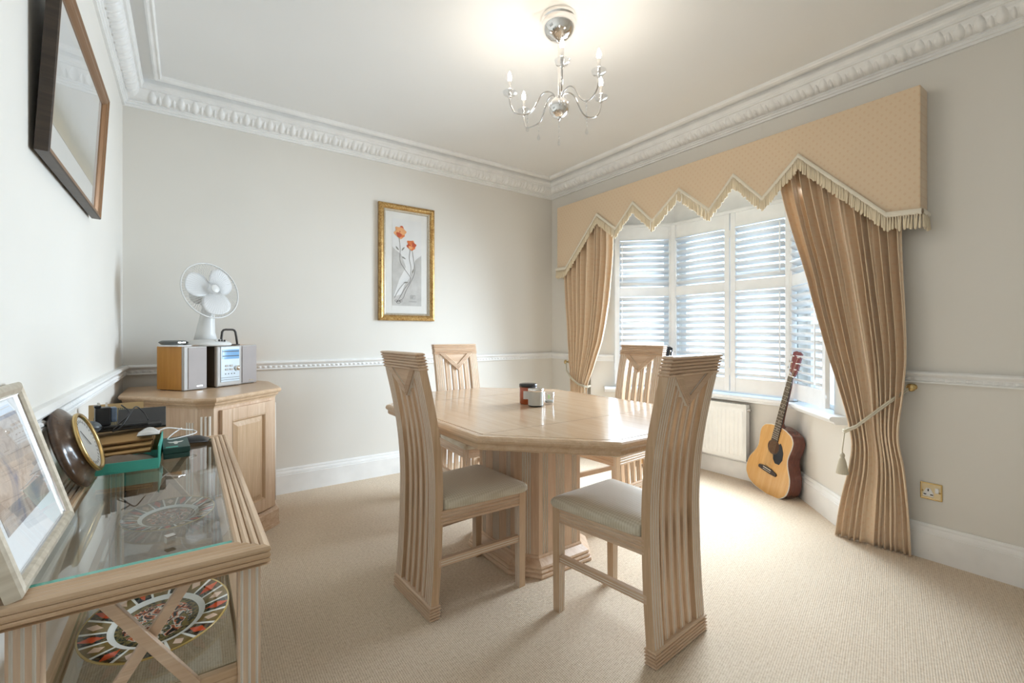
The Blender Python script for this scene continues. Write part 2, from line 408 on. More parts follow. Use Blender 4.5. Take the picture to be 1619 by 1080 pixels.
# ---------------------------------------------------------------- plantation shutters
def shutter(a, b, s0, s1, rod_left, label):
    a3 = Vector((*a, 0)); d = (Vector((*b, 0)) - a3).normalized(); n = Vector((d.y, -d.x, 0))
    r = thing('window_shutter', label, 'shutter', group='louvred shutters in the bay window')
    M = Matrix((d, n, Vector((0, 0, 1)))).transposed().to_4x4(); M.translation = a3 + d * s0; r.matrix_world = M
    w = s1 - s0; st = .042; y0, y1 = -.055, -.027; zb, zt = .690, 2.115
    for x in (0, w - st): MB().box(x, x + st, y0, y1, zb, zt).build('stile', 'shutter_white', r, bevel=.003)
    for nm, z0, z1 in (('bottom_rail', zb, .800), ('mid_rail', 1.490, 1.572), ('top_rail', 2.000, zt)):
        MB().box(st, w - st, y0 + .002, y1 - .002, z0, z1).build(nm, 'shutter_white', r, bevel=.003)
    sl = MB(); k = 10; rings = []
    for x in (st + .002, w - st - .002):
        ring = []
        for i in range(k):
            an = 2 * math.pi * i / k; py, pz = .0315 * math.cos(an), .0048 * math.sin(an)
            ca, sa = math.cos(R(SLAT)), math.sin(R(SLAT)); ring.append((x, py * ca - pz * sa, py * sa + pz * ca))
        rings.append(ring)
    sl.loft(rings, smooth=True, cap=True); me = sl.mesh('slat', 'shutter_white')
    for z0, z1, cnt in ((.800, 1.490, 13), (1.572, 2.000, 8)):
        for i in range(cnt):
            place('slat', me, r, Matrix.Translation((0, (y0 + y1) / 2, z0 + (i + .5) * (z1 - z0) / cnt)))
        x = w - st - .022 if rod_left else st + .022
        MB().box(x - .004, x + .004, y0 - .034, y0 - .027, z0 + .03, z1 - .03).build('tilt_rod', 'shutter_white', r)
    for zz in (.85, 1.95):
        MB().box(w - .004, w + .004, y0 - .006, y0 + .012, zz - .03, zz + .03).build('hinge', 'shutter_white', r)
    return r
SLAT = -30
shutter(B1, B2, .012, .466, False, 'white louvred shutter panel behind the leaning guitar neck, right of the centre post')
shutter(B1, B2, .474, 1.006, True, 'white louvred shutter panel left of the centre post, behind the near right chair')
shutter(B2, B3, .014, .530, True, 'white louvred shutter panel beside the far left curtain')
shutter(B0, B1, .177, .693, False, 'white louvred shutter panel partly hidden by the near right curtain')
m = MB()
for p in (B1, B2): m.lathe([(.040, .67), (.040, 2.12)], 8, 0, Matrix.Translation((p[0] - .035, p[1] + (.02 if p is B1 else -.02), 0)), False)
struct(m.build('trim_14', 'shutter_white'))
struct(moulding([B0, B1, B2, B3], [(.0, 2.145), (.055, 2.145), (.062, 2.135), (.062, 2.115), (0, 2.112)], 'trim_15', 'shutter_white', (0, 1, 2, 3), closed=False))

# ---------------------------------------------------------------- pelmet with fringe
PX0, PX1, PT = 2.98, 3.10, 2.395
ZIG = [(.68, 1.775), (.815, 1.785), (1.236, 2.228), (1.447, 2.022), (1.636, 2.225), (1.810, 2.030), (2.051, 2.238), (2.289, 2.050), (2.483, 2.240), (2.667, 2.060), (2.888, 2.229), (3.298, 1.800), (3.43, 1.800)]
pel = thing('curtain_pelmet', 'apricot fabric window pelmet with a zigzag lower edge and cream fringe', 'pelmet', (0, 0, 0))
YZ = Matrix(((0, 0, 1, 0), (1, 0, 0, 0), (0, 1, 0, 0), (0, 0, 0, 1)))         # local x,y,z -> world Y,Z,X
drop = .028
poly = [(y, z - drop) for y, z in ZIG] + [(3.43, PT), (.68, PT)]
MB().prism(poly, PX0, PX0 + .018, 0, YZ).build('front_panel', 'pelmet_fabric', pel, bevel=.005, seg=3)
for y0, y1, zb in ((.68, .698, 1.775), (3.412, 3.43, 1.80)):
    MB().box(PX0 + .006, PX1, y0, y1, zb - drop, PT).build('return_panel', 'pelmet_fabric', pel, bevel=.005, seg=3)
MB().box(PX0 + .01, PX1, .69, 3.42, PT - .02, PT - .002).build('top_board', 'pelmet_fabric', pel)
br = MB(); fr = MB()
pts3 = [Vector((PX1, .676, 1.775))] + [Vector((PX0 - .004, y if 0 < i < len(ZIG) - 1 else (.674 if i == 0 else 3.436), z)) for i, (y, z) in enumerate(ZIG)] + [Vector((PX1, 3.434, 1.80))]
for a, b in zip(pts3, pts3[1:]):
    d = b - a; L = d.length
    out = Vector((-1, 0, 0)) if abs(d.x) < .05 else Vector((0, -1 if a.y < 2 else 1, 0))
    c0, c1 = Vector((0, 0, -drop)), Vector()
    nseg = max(1, int(L / .009))
    def fn(u, v):
        p = a + d * u + c0 * v
        return p + out * (.004 + .0035 * math.sin(math.pi * v) + .0022 * abs(math.sin(u * nseg * math.pi / 2 + v * 3)))
    br.grid(fn, nseg, 5)
    k = max(1, int(L / .0108))
    for i in range(k):
        p = a + d * ((i + .5) / k) + Vector((0, 0, -drop + .004)) + out * random.uniform(.001, .006)
        ln = .074 + random.uniform(-.008, .008); sw = d.normalized() * random.uniform(-.006, .006) + out * random.uniform(0, .006)
        q = [p, p + Vector((0, 0, -ln * .4)) + sw * .4, p + Vector((0, 0, -ln * .93)) + sw, p + Vector((0, 0, -ln)) + sw]
        fr.tube(q, [.0030, .0048, .0060, .0028], 6)
br.build('braid', 'braid_cream', pel)
o = fr.build('fringe', 'fringe_cream', pel); o['kind'] = 'stuff'

# ---------------------------------------------------------------- curtains and tie-backs
def curtain(name, label, outer, inner, mirror, zt, seed, nf):
    rnd = random.Random(seed); ph = [rnd.uniform(-.9, .9) for _ in range(40)]; am = [rnd.uniform(.65, 1.25) for _ in range(40)]
    wob = [rnd.uniform(-.35, .35) for _ in range(40)]
    amp = [(0, .013), (.3, .017), (.55, .016), (.68, .017), (.9, .024), (1.4, .032), (2.3, .033)]
    xc = [(0, 3.030), (.4, 3.015), (.62, 2.990), (.8, 3.0), (1.2, 3.022), (2.3, 3.032)]
    def fn(u, v):
        z = zt * (1 - v) + .004
        f = nf * (u + .035 * math.sin(7.3 * u + ph[0] * 3) + .018 * math.sin(17 * u + ph[1] * 4)); f = max(f, 0); k = int(f) % 40
        sh = .22 * math.sin(2.1 * z + ph[k]) + wob[k] * max(0, .75 - z) * 1.2
        a = 2 * math.pi * (f + .12 * math.sin(f * 2.3 + z * 1.4) + sh * .25)
        sn = math.sin(a); fold = math.copysign(abs(sn) ** .75, sn) * (am[k] * (1 - (f % 1)) + am[(k + 1) % 40] * (f % 1))
        fold += .30 * math.sin(a * 2.0 + 1.3 + z + ph[k]) + .16 * math.sin(a * .5 + ph[2] * 4)
        y = lerp(cat(outer, z), cat(inner, z), u) + .006 * math.cos(a)
        x = cat(xc, z) - cat(amp, z) * fold
        if z < .1: x += .012 * math.sin(5 * u + 1) * (1 - z / .1)
        return (min(x, 3.078), 4.1 - y if mirror else y, z)
    c = thing(name, label, 'curtain', (3.03, 0, 0)); c.location = (0, 0, 0)
    MB().grid(fn, nf * 22, 90).build('drape', 'curtain_fabric', c, solid=.003)
    return c
OUT_R = [(0, .722), (.2, .726), (.45, .745), (.62, .765), (.85, .745), (1.05, .735), (1.65, .755), (2.3, .755)]
INN_R = [(0, 1.068), (.2, 1.042), (.45, .990), (.60, .982), (.85, 1.045), (1.06, 1.110), (1.3, 1.170), (1.52, 1.220), (1.8, 1.295), (2.05, 1.353), (2.3, 1.385)]
curtain('curtain', 'apricot patterned curtain tied back beside the wall socket', OUT_R, INN_R, False, 2.30, 3, 12)
OUT_L = [(0, .80), (.3, .83), (.62, .862), (.85, .835), (1.1, .80), (1.65, .745), (2.3, .735)]
INN_L = [(0, 1.10), (.45, 1.075), (.66, 1.072), (.85, 1.145), (1.08, 1.232), (1.4, 1.30), (1.8, 1.345), (2.05, 1.352), (2.3, 1.36)]
curtain('curtain', 'apricot patterned curtain tied back in the far corner of the room', OUT_L, INN_L, True, 2.30, 11, 10)

def tieback(label, knob, path, tas):
    r = thing('curtain_tieback', label, 'tieback', (0, 0, 0))
    Mk = Matrix.Translation(knob) @ Matrix.Rotation(R(-90), 4, 'Y')
    MB().lathe([(.0001, .058), (.014, .057), (.020, .052), (.021, .047), (.014, .042), (.007, .038), (.007, .004), (.016, .003), (.016, -.001)], 18, 0, Mk).build('holdback_knob', 'brass', r)
    m = MB()
    for s in (-1, 1):
        pp = []
        for i in range(len(path) - 1):
            a, b = Vector(path[i]), Vector(path[i + 1])
            for k in range(8):
                t = (i * 8 + k); p = a.lerp(b, k / 8)
                pp.append(p + Vector((.0, .0, s * .0052)))
        pp.append(Vector(path[-1])); m.tube(pp, .0052, 7)
    m.build('rope', 'rope', r)
    t = MB(); t.tube([Vector(path[tas[0]]), Vector(tas[1]) + Vector((0, 0, .03)), Vector(tas[1])], .003, 6)
    Mt = Matrix.Translation(tas[1])
    t.lathe([(.0035, .012), (.010, .006), (.013, -.004), (.010, -.016), (.012, -.020)], 16, 0, Mt)
    n = 48; prof = [(.011, -.018), (.016, -.035), (.021, -.06), (.026, -.09), (.028, -.105)]
    rings = [[((rr * (1 + .07 * (k % 2))) * math.cos(2 * math.pi * k / n), rr * (1 + .07 * (k % 2)) * math.sin(2 * math.pi * k / n), z) for k in range(n)] for rr, z in prof]
    t.loft(rings, smooth=False, cap=True, M=Mt); t.build('tassel', 'rope', r)
tieback('cream rope tie-back with tassel on the curtain near the socket', (3.10, .735, .872),
        [(3.055, .737, .872), (2.985, .80, .80), (2.952, .87, .722), (2.950, .94, .648), (2.958, .995, .612), (2.985, 1.012, .608), (3.04, 1.0, .615)], (4, (2.962, 1.008, .48)))
tieback('cream rope tie-back with tassel on the curtain in the far corner', (3.10, 3.385, .872),
        [(3.055, 3.38, .872), (2.985, 3.30, .80), (2.955, 3.20, .735), (2.952, 3.10, .685), (2.962, 3.03, .668), (2.99, 3.012, .665), (3.04, 3.03, .67)], (4, (2.962, 3.012, .55)))

# ---------------------------------------------------------------- radiator, socket
r = thing('radiator', 'white panel radiator on the bay wall below the shutters', 'radiator', (3.535, 0, 0))
y0, y1, z0, z1 = 1.83, 2.47, .165, .595
def fn(u, v):
    y = lerp(y0 + .012, y1 - .012, u); z = lerp(z0 + .012, z1 - .02, v); q = (u * 18) % 1
    return (-.032 - (.004 if .25 < q < .75 else 0) * (1 if .05 < v < .95 else 0), y, z)
m = MB().grid(fn, 144, 20, smooth=False); m.box(-.0285, -.022, y0, y1, z0, z1); m.build('front_panel', 'radiator_white', r, bevel=0)
MB().box(.008, .014, y0, y1, z0, z1).build('back_panel', 'radiator_white', r)
m = MB()
for i in range(32): m.box(-.028, .014, y0 + .01 + i * .02, y0 + .016 + i * .02, z1, z1 + .005)
m.box(-.034, -.026, y0, y1, z1 - .002, z1 + .006); m.box(.010, .018, y0, y1, z1 - .002, z1 + .006)
m.build('top_grille', 'radiator_white', r)
for y in (y0 - .004, y1): MB().box(-.032, .018, y, y + .004, z0, z1 + .004).build('side_panel', 'radiator_white', r)
m = MB().lathe([(.011, 0), (.011, .014), (.006, .016), (.006, .024)], 12, 0, Matrix.Translation((-.008, y0 - .004, z1 - .035)) @ Matrix.Rotation(R(90), 4, 'X'))
m.build('bleed_valve', 'chrome_dark', r)
for z in (.25, .5): MB().box(.014, .065, 1.95, 1.98, z, z + .03).build('bracket', 'radiator_white', r)
m = MB().tube([(-.008, y1 + .004, .19), (-.008, y1 + .03, .19), (-.008, y1 + .035, .17), (-.008, y1 + .035, .0)], .0075, 8); m.build('pipe', 'chrome_dark', r)

plain('socket_white', (.85, .85, .85), .3); plain('black_slot', (.01, .01, .01), .5)
r = thing('wall_socket', 'brass single wall socket with a switch, right of the curtain', 'socket', (XR, .665, .345))
MB().box(-.006, 0, -.043, .043, -.043, .043).build('plate', 'brass', r, bevel=.003)
MB().box(-.0075, -.005, -.037, .037, -.037, .037).build('face', 'brass_satin', r, bevel=.002)
MB().prism([(-.020, -.026), (.020, -.026), (.020, -.010), (.008, .016), (-.008, .016), (-.020, -.010)], 0, .0035, 0, Matrix(((0, 0, -1, -.0065), (1, 0, 0, .010), (0, 1, 0, 0), (0, 0, 0, 1)))).build('outlet', 'socket_white', r)
MB().box(-.013, -.006, -.030, -.016, -.004, .022).build('switch', 'socket_white', r, bevel=.002)
for y, z, a, b in ((.010, .006, .0025, .006), (-.003, -.016, .0055, .0025), (.023, -.016, .0055, .0025)):
    MB().box(-.0106, -.006, y - a, y + a, z - b, z + b).build('pin_slot', 'black_slot', r)
for y in (-.034, .034): MB().lathe([(.0045, 0), (.0045, .0015), (.0001, .002)], 10, 0, Matrix.Translation((-.0075, y, 0)) @ Matrix.Rotation(R(-90), 4, 'Y')).build('screw', 'brass', r)

# ---------------------------------------------------------------- dining table
def octagon(hx, hy, cx_, cy_): return [(-hx, -hy + cy_), (-hx + cx_, -hy), (hx - cx_, -hy), (hx, -hy + cy_), (hx, hy - cy_), (hx - cx_, hy), (-hx + cx_, hy), (-hx, hy - cy_)]
def oct_ring(hx, hy, cx_, cy_, o, z):
    k = math.tan(R(22.5)) * o
    return [(x, y, z) for x, y in octagon(hx + o, hy + o, cx_ + o * .586, cy_ + o * .586)]
T = thing('dining_table', 'large pale oak octagonal dining table on a fluted pedestal', 'table', (1.51, 1.977, 0))
HX, HY, CX, CY = .62, .875, .375, .39
edge = [(-.045, .760), (-.0445, .7572), (-.040, .7572), (-.039, .760), (-.016, .760), (-.010, .759), (-.003, .754), (0, .746), (-.001, .739), (-.006, .733), (-.010, .731), (-.012, .727), (-.012, .714), (-.016, .708), (-.026, .704), (-.045, .703)]
m = MB(); rings = [oct_ring(HX, HY, CX, CY, o, z) for o, z in edge]
m.loft(rings[4:], smooth=False); m.build('edge_moulding', 'honey_y', T)
m = MB(); m.loft(rings[:5]); m.f.append(tuple(range(8))); m.m.append(0); m.sm.append(False); m.build('table_top', 'table_top', T)
MB().prism([(x, y) for x, y, z in oct_ring(HX, HY, CX, CY, -.045, 0)], .703, .7565).build('under_frame', 'oak_y', T)
# the joint lines where the leaf meets the ends
for y in (-.46, .46): MB().box(-HX + .02, HX - .02, y - .0008, y + .0008, .757, .7604).build('leaf_joint', 'groove_dark', T)
def fluted(poly, clusters, depth=.005, w=.007, gap=.012):
    """outline with grooves cut in; clusters[i] = list of (centre 0..1, count)"""
    out = []; mats = []; n = len(poly)
    for i in range(n):
        a = Vector(poly[i]); b = Vector(poly[(i + 1) % n]); d = (b - a); L = d.length; d.normalize(); nn = Vector((-d.y, d.x))
        out.append(tuple(a)); mats.append(0)
        for c, k in clusters[i]:
            for q in range(k):
                s = c * L + (q - (k - 1) / 2) * gap
                for ds, dn in ((-w / 2, 0), (-w / 4, depth), (w / 4, depth), (w / 2, 0)):
                    out.append(tuple(a + d * (s + ds) + nn * dn)); mats.append(1)
                mats[-1] = 0
    return out, mats
base = octagon(.21, .262, .075, .10)
cl = [[(.5, 3)], [(.5, 6)], [(.5, 3)], [(.12, 4), (.5, 6), (.88, 4)], [(.5, 3)], [(.5, 6)], [(.5, 3)], [(.12, 4), (.5, 6), (.88, 4)]]
cl = [[(.5, 4)], [(.15, 3), (.5, 5), (.85, 3)], [(.5, 4)], [(.15, 3), (.5, 5), (.85, 3)]] * 2
pl, ms = fluted(base, cl)
MB().prism(pl, .07, .703, 0, None, ms).build('pedestal', ['oak_z', 'lime'], T)
m = MB(); prof = [(-.012, .085), (.0, .085), (.004, .078), (.004, .072), (.030, .058), (.040, .052), (.044, .044), (.040, .038), (.046, .034), (.050, .028), (.046, .021), (.053, .017), (.056, .009), (.053, .0)]
m.loft([oct_ring(.212, .264, .075, .10, o, z) for o, z in prof]); m.build('plinth', 'oak_y', T)
m = MB(); m.loft([oct_ring(.212, .264, .075, .10, o, z) for o, z in ((.0, .66), (.012, .675), (.012, .685), (.03, .70), (.03, .703))]); m.build('collar', 'oak_y', T)

# ---------------------------------------------------------------- chairs
CY_ = [(0, 0), (.2, .014), (.4, .022), (.57, .022), (.73, .008), (.885, -.020), (1.04, -.055), (1.10, -.070)]
def yc(z): return cat(CY_, z)
def reed_rect(w, d, ng, gd=.0035, gw=.006):
    """cross-section w by d with ng grooves on the front and back faces; returns pts, side materials"""
    pts = []; ms = []
    xs = [(-w / 2 + w * (i + .5) / ng) for i in range(ng)]
    def face(y, sgn):
        pts.append((-sgn * w / 2 * 1.0 if sgn > 0 else w / 2, y)); ms.append(0)
        for x in (xs if sgn > 0 else xs[::-1]):
            for dx, dy in ((-gw / 2, 0), (0, gd), (gw / 2, 0)):
                pts.append((x + sgn * dx, y + sgn * dy)); ms.append(1)
            ms[-1] = 0
        pts.append((w / 2 if sgn > 0 else -w / 2, y)); ms.append(2)
    face(-d / 2, 1); face(d / 2, -1)
    return pts, ms
def chair(label):
    c = thing('dining_chair', label, 'chair', group='high backed chairs around the dining table')
    W = .340
    zs = [0.05 + (1.02 - .05) * i / 22 for i in range(23)]
    def upright(name, xc_, w, d, ng, z0, z1, par=c):
        cs, ms = reed_rect(w, d, ng, .003, .005); rings = []
        for i in range(23):
            z = lerp(z0, z1, i / 22); rings.append([(xc_ + x, yc(z) + y, z) for x, y in cs])
        MB().loft(rings, side=ms, cap=True).build(name, ['oak_z', 'lime', 'honey_z'], par)
    for s in (-1, 1): upright('stile', s * (W / 2 - .029), .058, .034, 4, .05, 1.02)
    iw = W - .116; sw = .030; gp = (iw - 4 * sw) / 5
    for i in range(4):
        xs_ = -iw / 2 + gp * (i + 1) + sw * (i + .5)
        upright('slat', xs_, sw, .018, 1, .05, 1.02 - max(0, .115 - abs(xs_) * 1.1) * .9)
    # reeded rails: horizontal reeds wrapped round the back
    def reeded(name, z0, z1, n, d, w, endz=0):
        prof = []; hz = (z1 - z0) / n
        for i in range(n):
            for q, o in ((.02, -.0055), (.22, -.0005), (.5, .0014), (.78, -.0005), (.98, -.0055)): prof.append((z0 + (i + q) * hz, o))
        rings = []; ms = []
        for z, o in prof:
            y = yc(z); hw = w / 2 + o; hd = d / 2 + o
            rings.append([(-hw, y - hd, z), (hw, y - hd, z), (hw, y + hd, z), (-hw, y + hd, z)])
        mm = MB().loft(rings, cap=True)
        k = 0
        for i in range(len(rings) - 1):
            for q in range(4):
                if i % 5 == 4: mm.m[k] = 1
                k += 1
        return mm.build(name, ['oak_x', 'lime'], c)
    reeded('top_rail', 1.003, 1.075, 6, .042, W + .006)
    reeded('bottom_rail', 0, .060, 5, .046, W + .008)
    # V moulding and the wedge panel inside it
    def onback(x, t, z): return (x, yc(z) + t, z)
    zt, zv, hw = 1.004, .905, .115
    m = MB(); tri = [(-hw + .01, zt + .012), (hw - .01, zt + .012), (0, zv + .018)]
    m.add([onback(x, t, z) for t in (-.014, .014) for x, z in tri], [(0, 1, 2), (5, 4, 3), (0, 3, 4, 1), (1, 4, 5, 2), (2, 5, 3, 0)])
    m.build('wedge_panel', 'oak_x', c)
    m = MB(); g = MB()
    for k in range(4):
        off = .0105 * k
        for s in (-1, 1):
            a0 = (s * (hw + .018 - off), zt + .008); b0 = (0, zv - .012 + off * .95)
            n_ = 4
            for i in range(n_):
                xa, za = lerp(a0[0], b0[0], i / n_), lerp(a0[1], b0[1], i / n_); xb, zb_ = lerp(a0[0], b0[0], (i + 1) / n_), lerp(a0[1], b0[1], (i + 1) / n_)
                for t, sg in ((-.0195, 1), (.0195, -1)):
                    m.tube([onback(xa, t, za), onback(xb, t, zb_)], .0042, 6, cap=False)
                if k < 3 or True:
                    wv = .0052
                    m.add([onback(xa, t2, za + dz) for t2 in (-.0175, .0175) for dz in (-wv, wv)] + [onback(xb, t2, zb_ + dz) for t2 in (-.0175, .0175) for dz in (-wv, wv)],
                          [(0, 1, 5, 4), (2, 6, 7, 3), (0, 4, 6, 2), (1, 3, 7, 5)], 1)
    m.build('v_moulding', ['oak_x', 'lime'], c)
    # seat: cushion, aprons, front legs, stretchers
    fy, bx, fx = .455, .165, .196
    def ring(o, z, yb=.045):
        pts = []
        cor = [(-bx - o * .6, yb), (bx + o * .6, yb), (fx + o, fy + o), (-fx - o, fy + o)]
        rr = .028
        for i in range(4):
            p = Vector(cor[i]); a = (Vector(cor[i - 1]) - p).normalized(); b = (Vector(cor[(i + 1) % 4]) - p).normalized()
            for k in range(5):
                t = k / 4; q = p + a * rr * (1 - t) ** 2 + b * rr * t ** 2; pts.append((q.x, q.y, z))
        return pts
    m = MB(); cu = [(.000, .428), (.008, .434), (.013, .446), (.011, .458), (.002, .468), (-.03, .478), (-.08, .484), (-.14, .486)]
    m.loft([ring(o, z) for o, z in cu], smooth=True); m.f.append(tuple(len(m.v) - 20 + k for k in range(20))); m.m.append(0); m.sm.append(True)
    m.build('seat', 'seat_fabric', c)
    def apron(name, a, b, z0=.372, z1=.432, n=4, mat='oak_x'):
        a, b = Vector(a), Vector(b); d = (b - a).normalized(); nn = Vector((d.y, -d.x, 0)); rings = []; mm = MB(); hz = (z1 - z0) / n
        prof = []
        for i in range(n):
            for q, o in ((.03, -.003), (.25, 0), (.75, 0), (.97, -.003)): prof.append((z0 + (i + q) * hz, .011 + o))
        for z, o in prof: rings.append([(*(a + nn * o).xy, z), (*(b + nn * o).xy, z), (*(b - nn * .011).xy, z), (*(a - nn * .011).xy, z)])
        mm.loft(rings, cap=True); k = 0
        for i in range(len(rings) - 1):
            for q in range(4):
                if i % 4 == 3: mm.m[k] = 1
                k += 1
        mm.build(name, [mat, 'lime'], c)
    apron('front_apron', (fx - .02, fy - .012, 0), (-fx + .02, fy - .012, 0))
    for s in (-1, 1):
        A, B = (s * (bx - .006), .03, 0), (s * (fx - .012), fy - .02, 0)
        apron('side_apron', *((A, B) if s > 0 else (B, A)), mat='oak_y')
        # side stretcher
        m = MB(); z0 = .222
        m.bar((s * (bx - .004), .02, z0), (s * (fx - .016), fy - .02, z0), .020, .030, 0)
        m.bar((s * (bx + .0065), .03, z0 + .004), (s * (fx - .0055), fy - .03, z0 + .004), .001, .003, 1)
        m.bar((s * (bx + .0065), .03, z0 - .006), (s * (fx - .0055), fy - .03, z0 - .006), .001, .003, 1)
        m.build('stretcher', ['oak_y', 'lime'], c, bevel=.0025)
        m = MB(); x = s * (fx - .018); cs, ms = reed_rect(.037, .037, 3, .0028, .005)
        rings = [[(x + px * k, fy - .020 + py * k, z) for px, py in cs] for z, k in ((0, .86), (.2, .94), (.430, 1))]
        m.loft(rings, side=ms, cap=True).build('leg', ['oak_z', 'lime', 'honey_z'], c)
    apron('back_apron', (-bx + .01, .045, 0), (bx - .01, .045, 0), .385, .43, 3)
    return c
c0 = chair('near left oak dining chair turned to the window, its back beside the cabinet')
def put(c, x, y, deg): c.location = (x, y, 0); c.rotation_euler = (0, 0, R(deg)); return c
c0['label'] = 'oak dining chair on the left side of the table, its slatted back facing left'
put(c0, .797, 1.842, -87.5)
for x, y, deg, lab in ((1.472, 1.020, 4.5, 'oak dining chair in the right foreground, its slatted back towards us'),
                       (1.60, 2.93, 180, 'oak dining chair at the far end of the table, below the poppy picture'),
                       (2.480, 2.030, 92, 'oak dining chair on the window side of the table, in front of the shutters')):
    k = put(copy_tree(c0), x, y, deg); k['label'] = lab

# ---------------------------------------------------------------- corner cabinet
cab = thing('corner_cabinet', 'pale oak corner cabinet with a panelled door, under the stereo', 'cabinet', (-.327 + .01, 3.64, 0))
E1 = R(42); ox, oy = cab.location.x, cab.location.y
P0 = [(-.259, 3.105), (.022, 2.765), (.118, 2.747), (.462, 3.070), (.465, 3.165), (.455, 3.52), (.40, 3.62), (-.300, 3.62), (-.300, 3.16)]
P0 = [(x - ox, y - oy) for x, y in P0]
def inset(poly, d):
    n = len(poly); A = sum(poly[i][0] * poly[(i + 1) % n][1] - poly[(i + 1) % n][0] * poly[i][1] for i in range(n)); out = []
    for i in range(n):
        q = miter(poly, i, True); out.append((poly[i][0] + q.x * d, poly[i][1] + q.y * d))
    return out
m = MB(); prof = [(.010, .826), (.003, .824), (0, .817), (0, .811), (.004, .803), (.010, .799), (.014, .798), (.016, .790), (.022, .782), (.028, .779), (.030, .770)]
m.loft([[(x, y, z) for x, y in inset(P0, o)] for o, z in prof]); m.f.append(tuple(range(9))); m.m.append(0); m.sm.append(False)
m.build('cabinet_top', 'honey_x', cab)
body = inset(P0, .032)
MB().prism(body, .07, .772).build('body', 'oak_z', cab)
m = MB(); m.loft([[(x, y, z) for x, y in inset(P0, o)] for o, z in ((.030, .115), (.024, .112), (.020, .104), (.016, .098), (.012, .094), (.012, .02), (.008, .018), (.008, 0))]); m.build('plinth', 'oak_x', cab)
def face_M(a, b):
    a, b = Vector((*a, 0)), Vector((*b, 0)); d = (b - a).normalized(); n = Vector((d.y, -d.x, 0))
    M = Matrix((d, Vector((0, 0, 1)), n)).transposed().to_4x4(); M.translation = a; return M, (b - a).length
M, L = face_M(body[2], body[3])                       # door face; local x along, y up, z out
m = MB(); x0, x1, y0, y1 = .035, L - .035, .125, .755; fw = .065
for q in ((x0, x0 + fw, y0, y1), (x1 - fw, x1, y0, y1), (x0 + fw, x1 - fw, y0, y0 + fw), (x0 + fw, x1 - fw, y1 - fw, y1)): m.box(q[0], q[1], q[2], q[3], 0, .018, 0, M)
door = m.build('door', 'oak_z', cab, bevel=.002)
m = MB(); a, b, e, g = x0 + fw, x1 - fw, y0 + fw, y1 - fw
def rect(i, z): return [M @ Vector(p) for p in ((a + i, e + i, z), (b - i, e + i, z), (b - i, g - i, z), (a + i, g - i, z))]
m.loft([rect(0, .018), rect(.004, .020), rect(.009, .014), rect(.013, .006), rect(.016, .006), rect(.040, .015), rect(.041, .015)]); n = len(m.v); m.f.append((n - 4, n - 3, n - 2, n - 1)); m.m.append(0); m.sm.append(False)
m.build('door_panel', 'honey_z', door)
for i, j in ((1, 2), (3, 4)):
    M2, L2 = face_M(body[i], body[j])
    for k in range(3):
        x = L2 * (.25 + .25 * k); MB().tube([M2 @ Vector((x, .14, .001)), M2 @ Vector((x, .73, .001))], .0055, 8).build('flute', 'lime', cab)
M2, L2 = face_M(body[0], body[1])
for k in range(3): MB().tube([M2 @ Vector((L2 - .03 - .018 * k, .14, .0005)), M2 @ Vector((L2 - .03 - .018 * k, .70, .0005))], .0045, 8).build('flute', 'lime', cab)

# ---------------------------------------------------------------- console table with glass top
con = thing('console_table', 'pale oak console table with a glass top, glass shelf and crossed end braces', 'table', (0, 0, 0))
cx0, cx1, cy0, cy1, cz = -.296, .138, 1.04, 2.31, .72
def reed_frame(name, x0, x1, y0, y1, zt, w, th, n):
    prof = [(0, zt - th)]
    for q in range(3):
        prof += [(.002 if q else .006, zt - th + th * q / 3 + .001), (0 if q == 2 else .0, zt - th + th * (q + .5) / 3), (.002, zt - th + th * (q + .95) / 3), (.004, zt - th + th * (q + 1) / 3 - .0003)]
    for i in range(n):
        s = .004 + (w - .004) * i / n; e = .004 + (w - .004) * (i + 1) / n
        prof += [(s + .001, zt), (lerp(s, e, .5), zt + .0022), (e - .002, zt + .001), (e - .001, zt - .003)]
    prof += [(w, zt - .004), (w, zt - .012), (w - .006, zt - .012), (w - .006, zt - th)]
    path = [(x0, y0), (x1, y0), (x1, y1), (x0, y1)]; out = []
    for k, mat in ((0, 'honey_x'), (1, 'honey_y'), (2, 'honey_x'), (3, 'honey_y')):
        out.append(moulding(path, prof, name, mat, (k, k + 1), parent=con))
    return out
FW = .062
reed_frame('top_frame', cx0, cx1, cy0, cy1, cz, FW, .036, 4)
g0 = MB().box(cx0 + FW - .006, cx1 - FW + .006, cy0 + FW - .006, cy1 - FW + .006, cz - .0115, cz - .0035).build('glass_top', 'table_glass', con)
for y0, y1 in ((cy0 + FW, cy0 + FW + .016), (cy1 - FW - .005, cy1 - FW)): MB().box(cx0 + FW + .001, cx1 - FW - .001, y0, y1, cz - .0034, cz - .0014).build('glass_edge', 'glass_edge', con)
LX0, LX1 = cx0 + .055, cx1 - .055 + .036
for x in (-.219, .102):
    for y in (cy0 + .045, cy1 - .045):
        rings = []
        cs, ms = reed_rect(.040, .040, 3, .0025, .005)
        rings = [[(x + px, y + py, z) for px, py in cs] for z in (0, cz - .036)]
        MB().loft(rings, side=ms, cap=True).build('leg', ['oak_z', 'lime', 'oak_z'], con)
sz = .490
for k, q in enumerate(((-.20, .083, cy0 + .033, cy0 + .057), (-.20, .083, cy1 - .057, cy1 - .033), (-.231, -.207, cy0 + .065, cy1 - .065), (.090, .114, cy0 + .065, cy1 - .065))):
    m = MB().box(*q, sz - .045, sz - .012)
    x0, x1, y0, y1 = q
    m.box(x0 - (.004 if k > 1 else 0), x1 + (.004 if k > 1 else 0), y0 - (.004 if k < 2 else 0), y1 + (.004 if k < 2 else 0), sz - .034, sz - .026)
    m.build('shelf_rail', 'honey_x' if k < 2 else 'honey_y', con, bevel=.003)
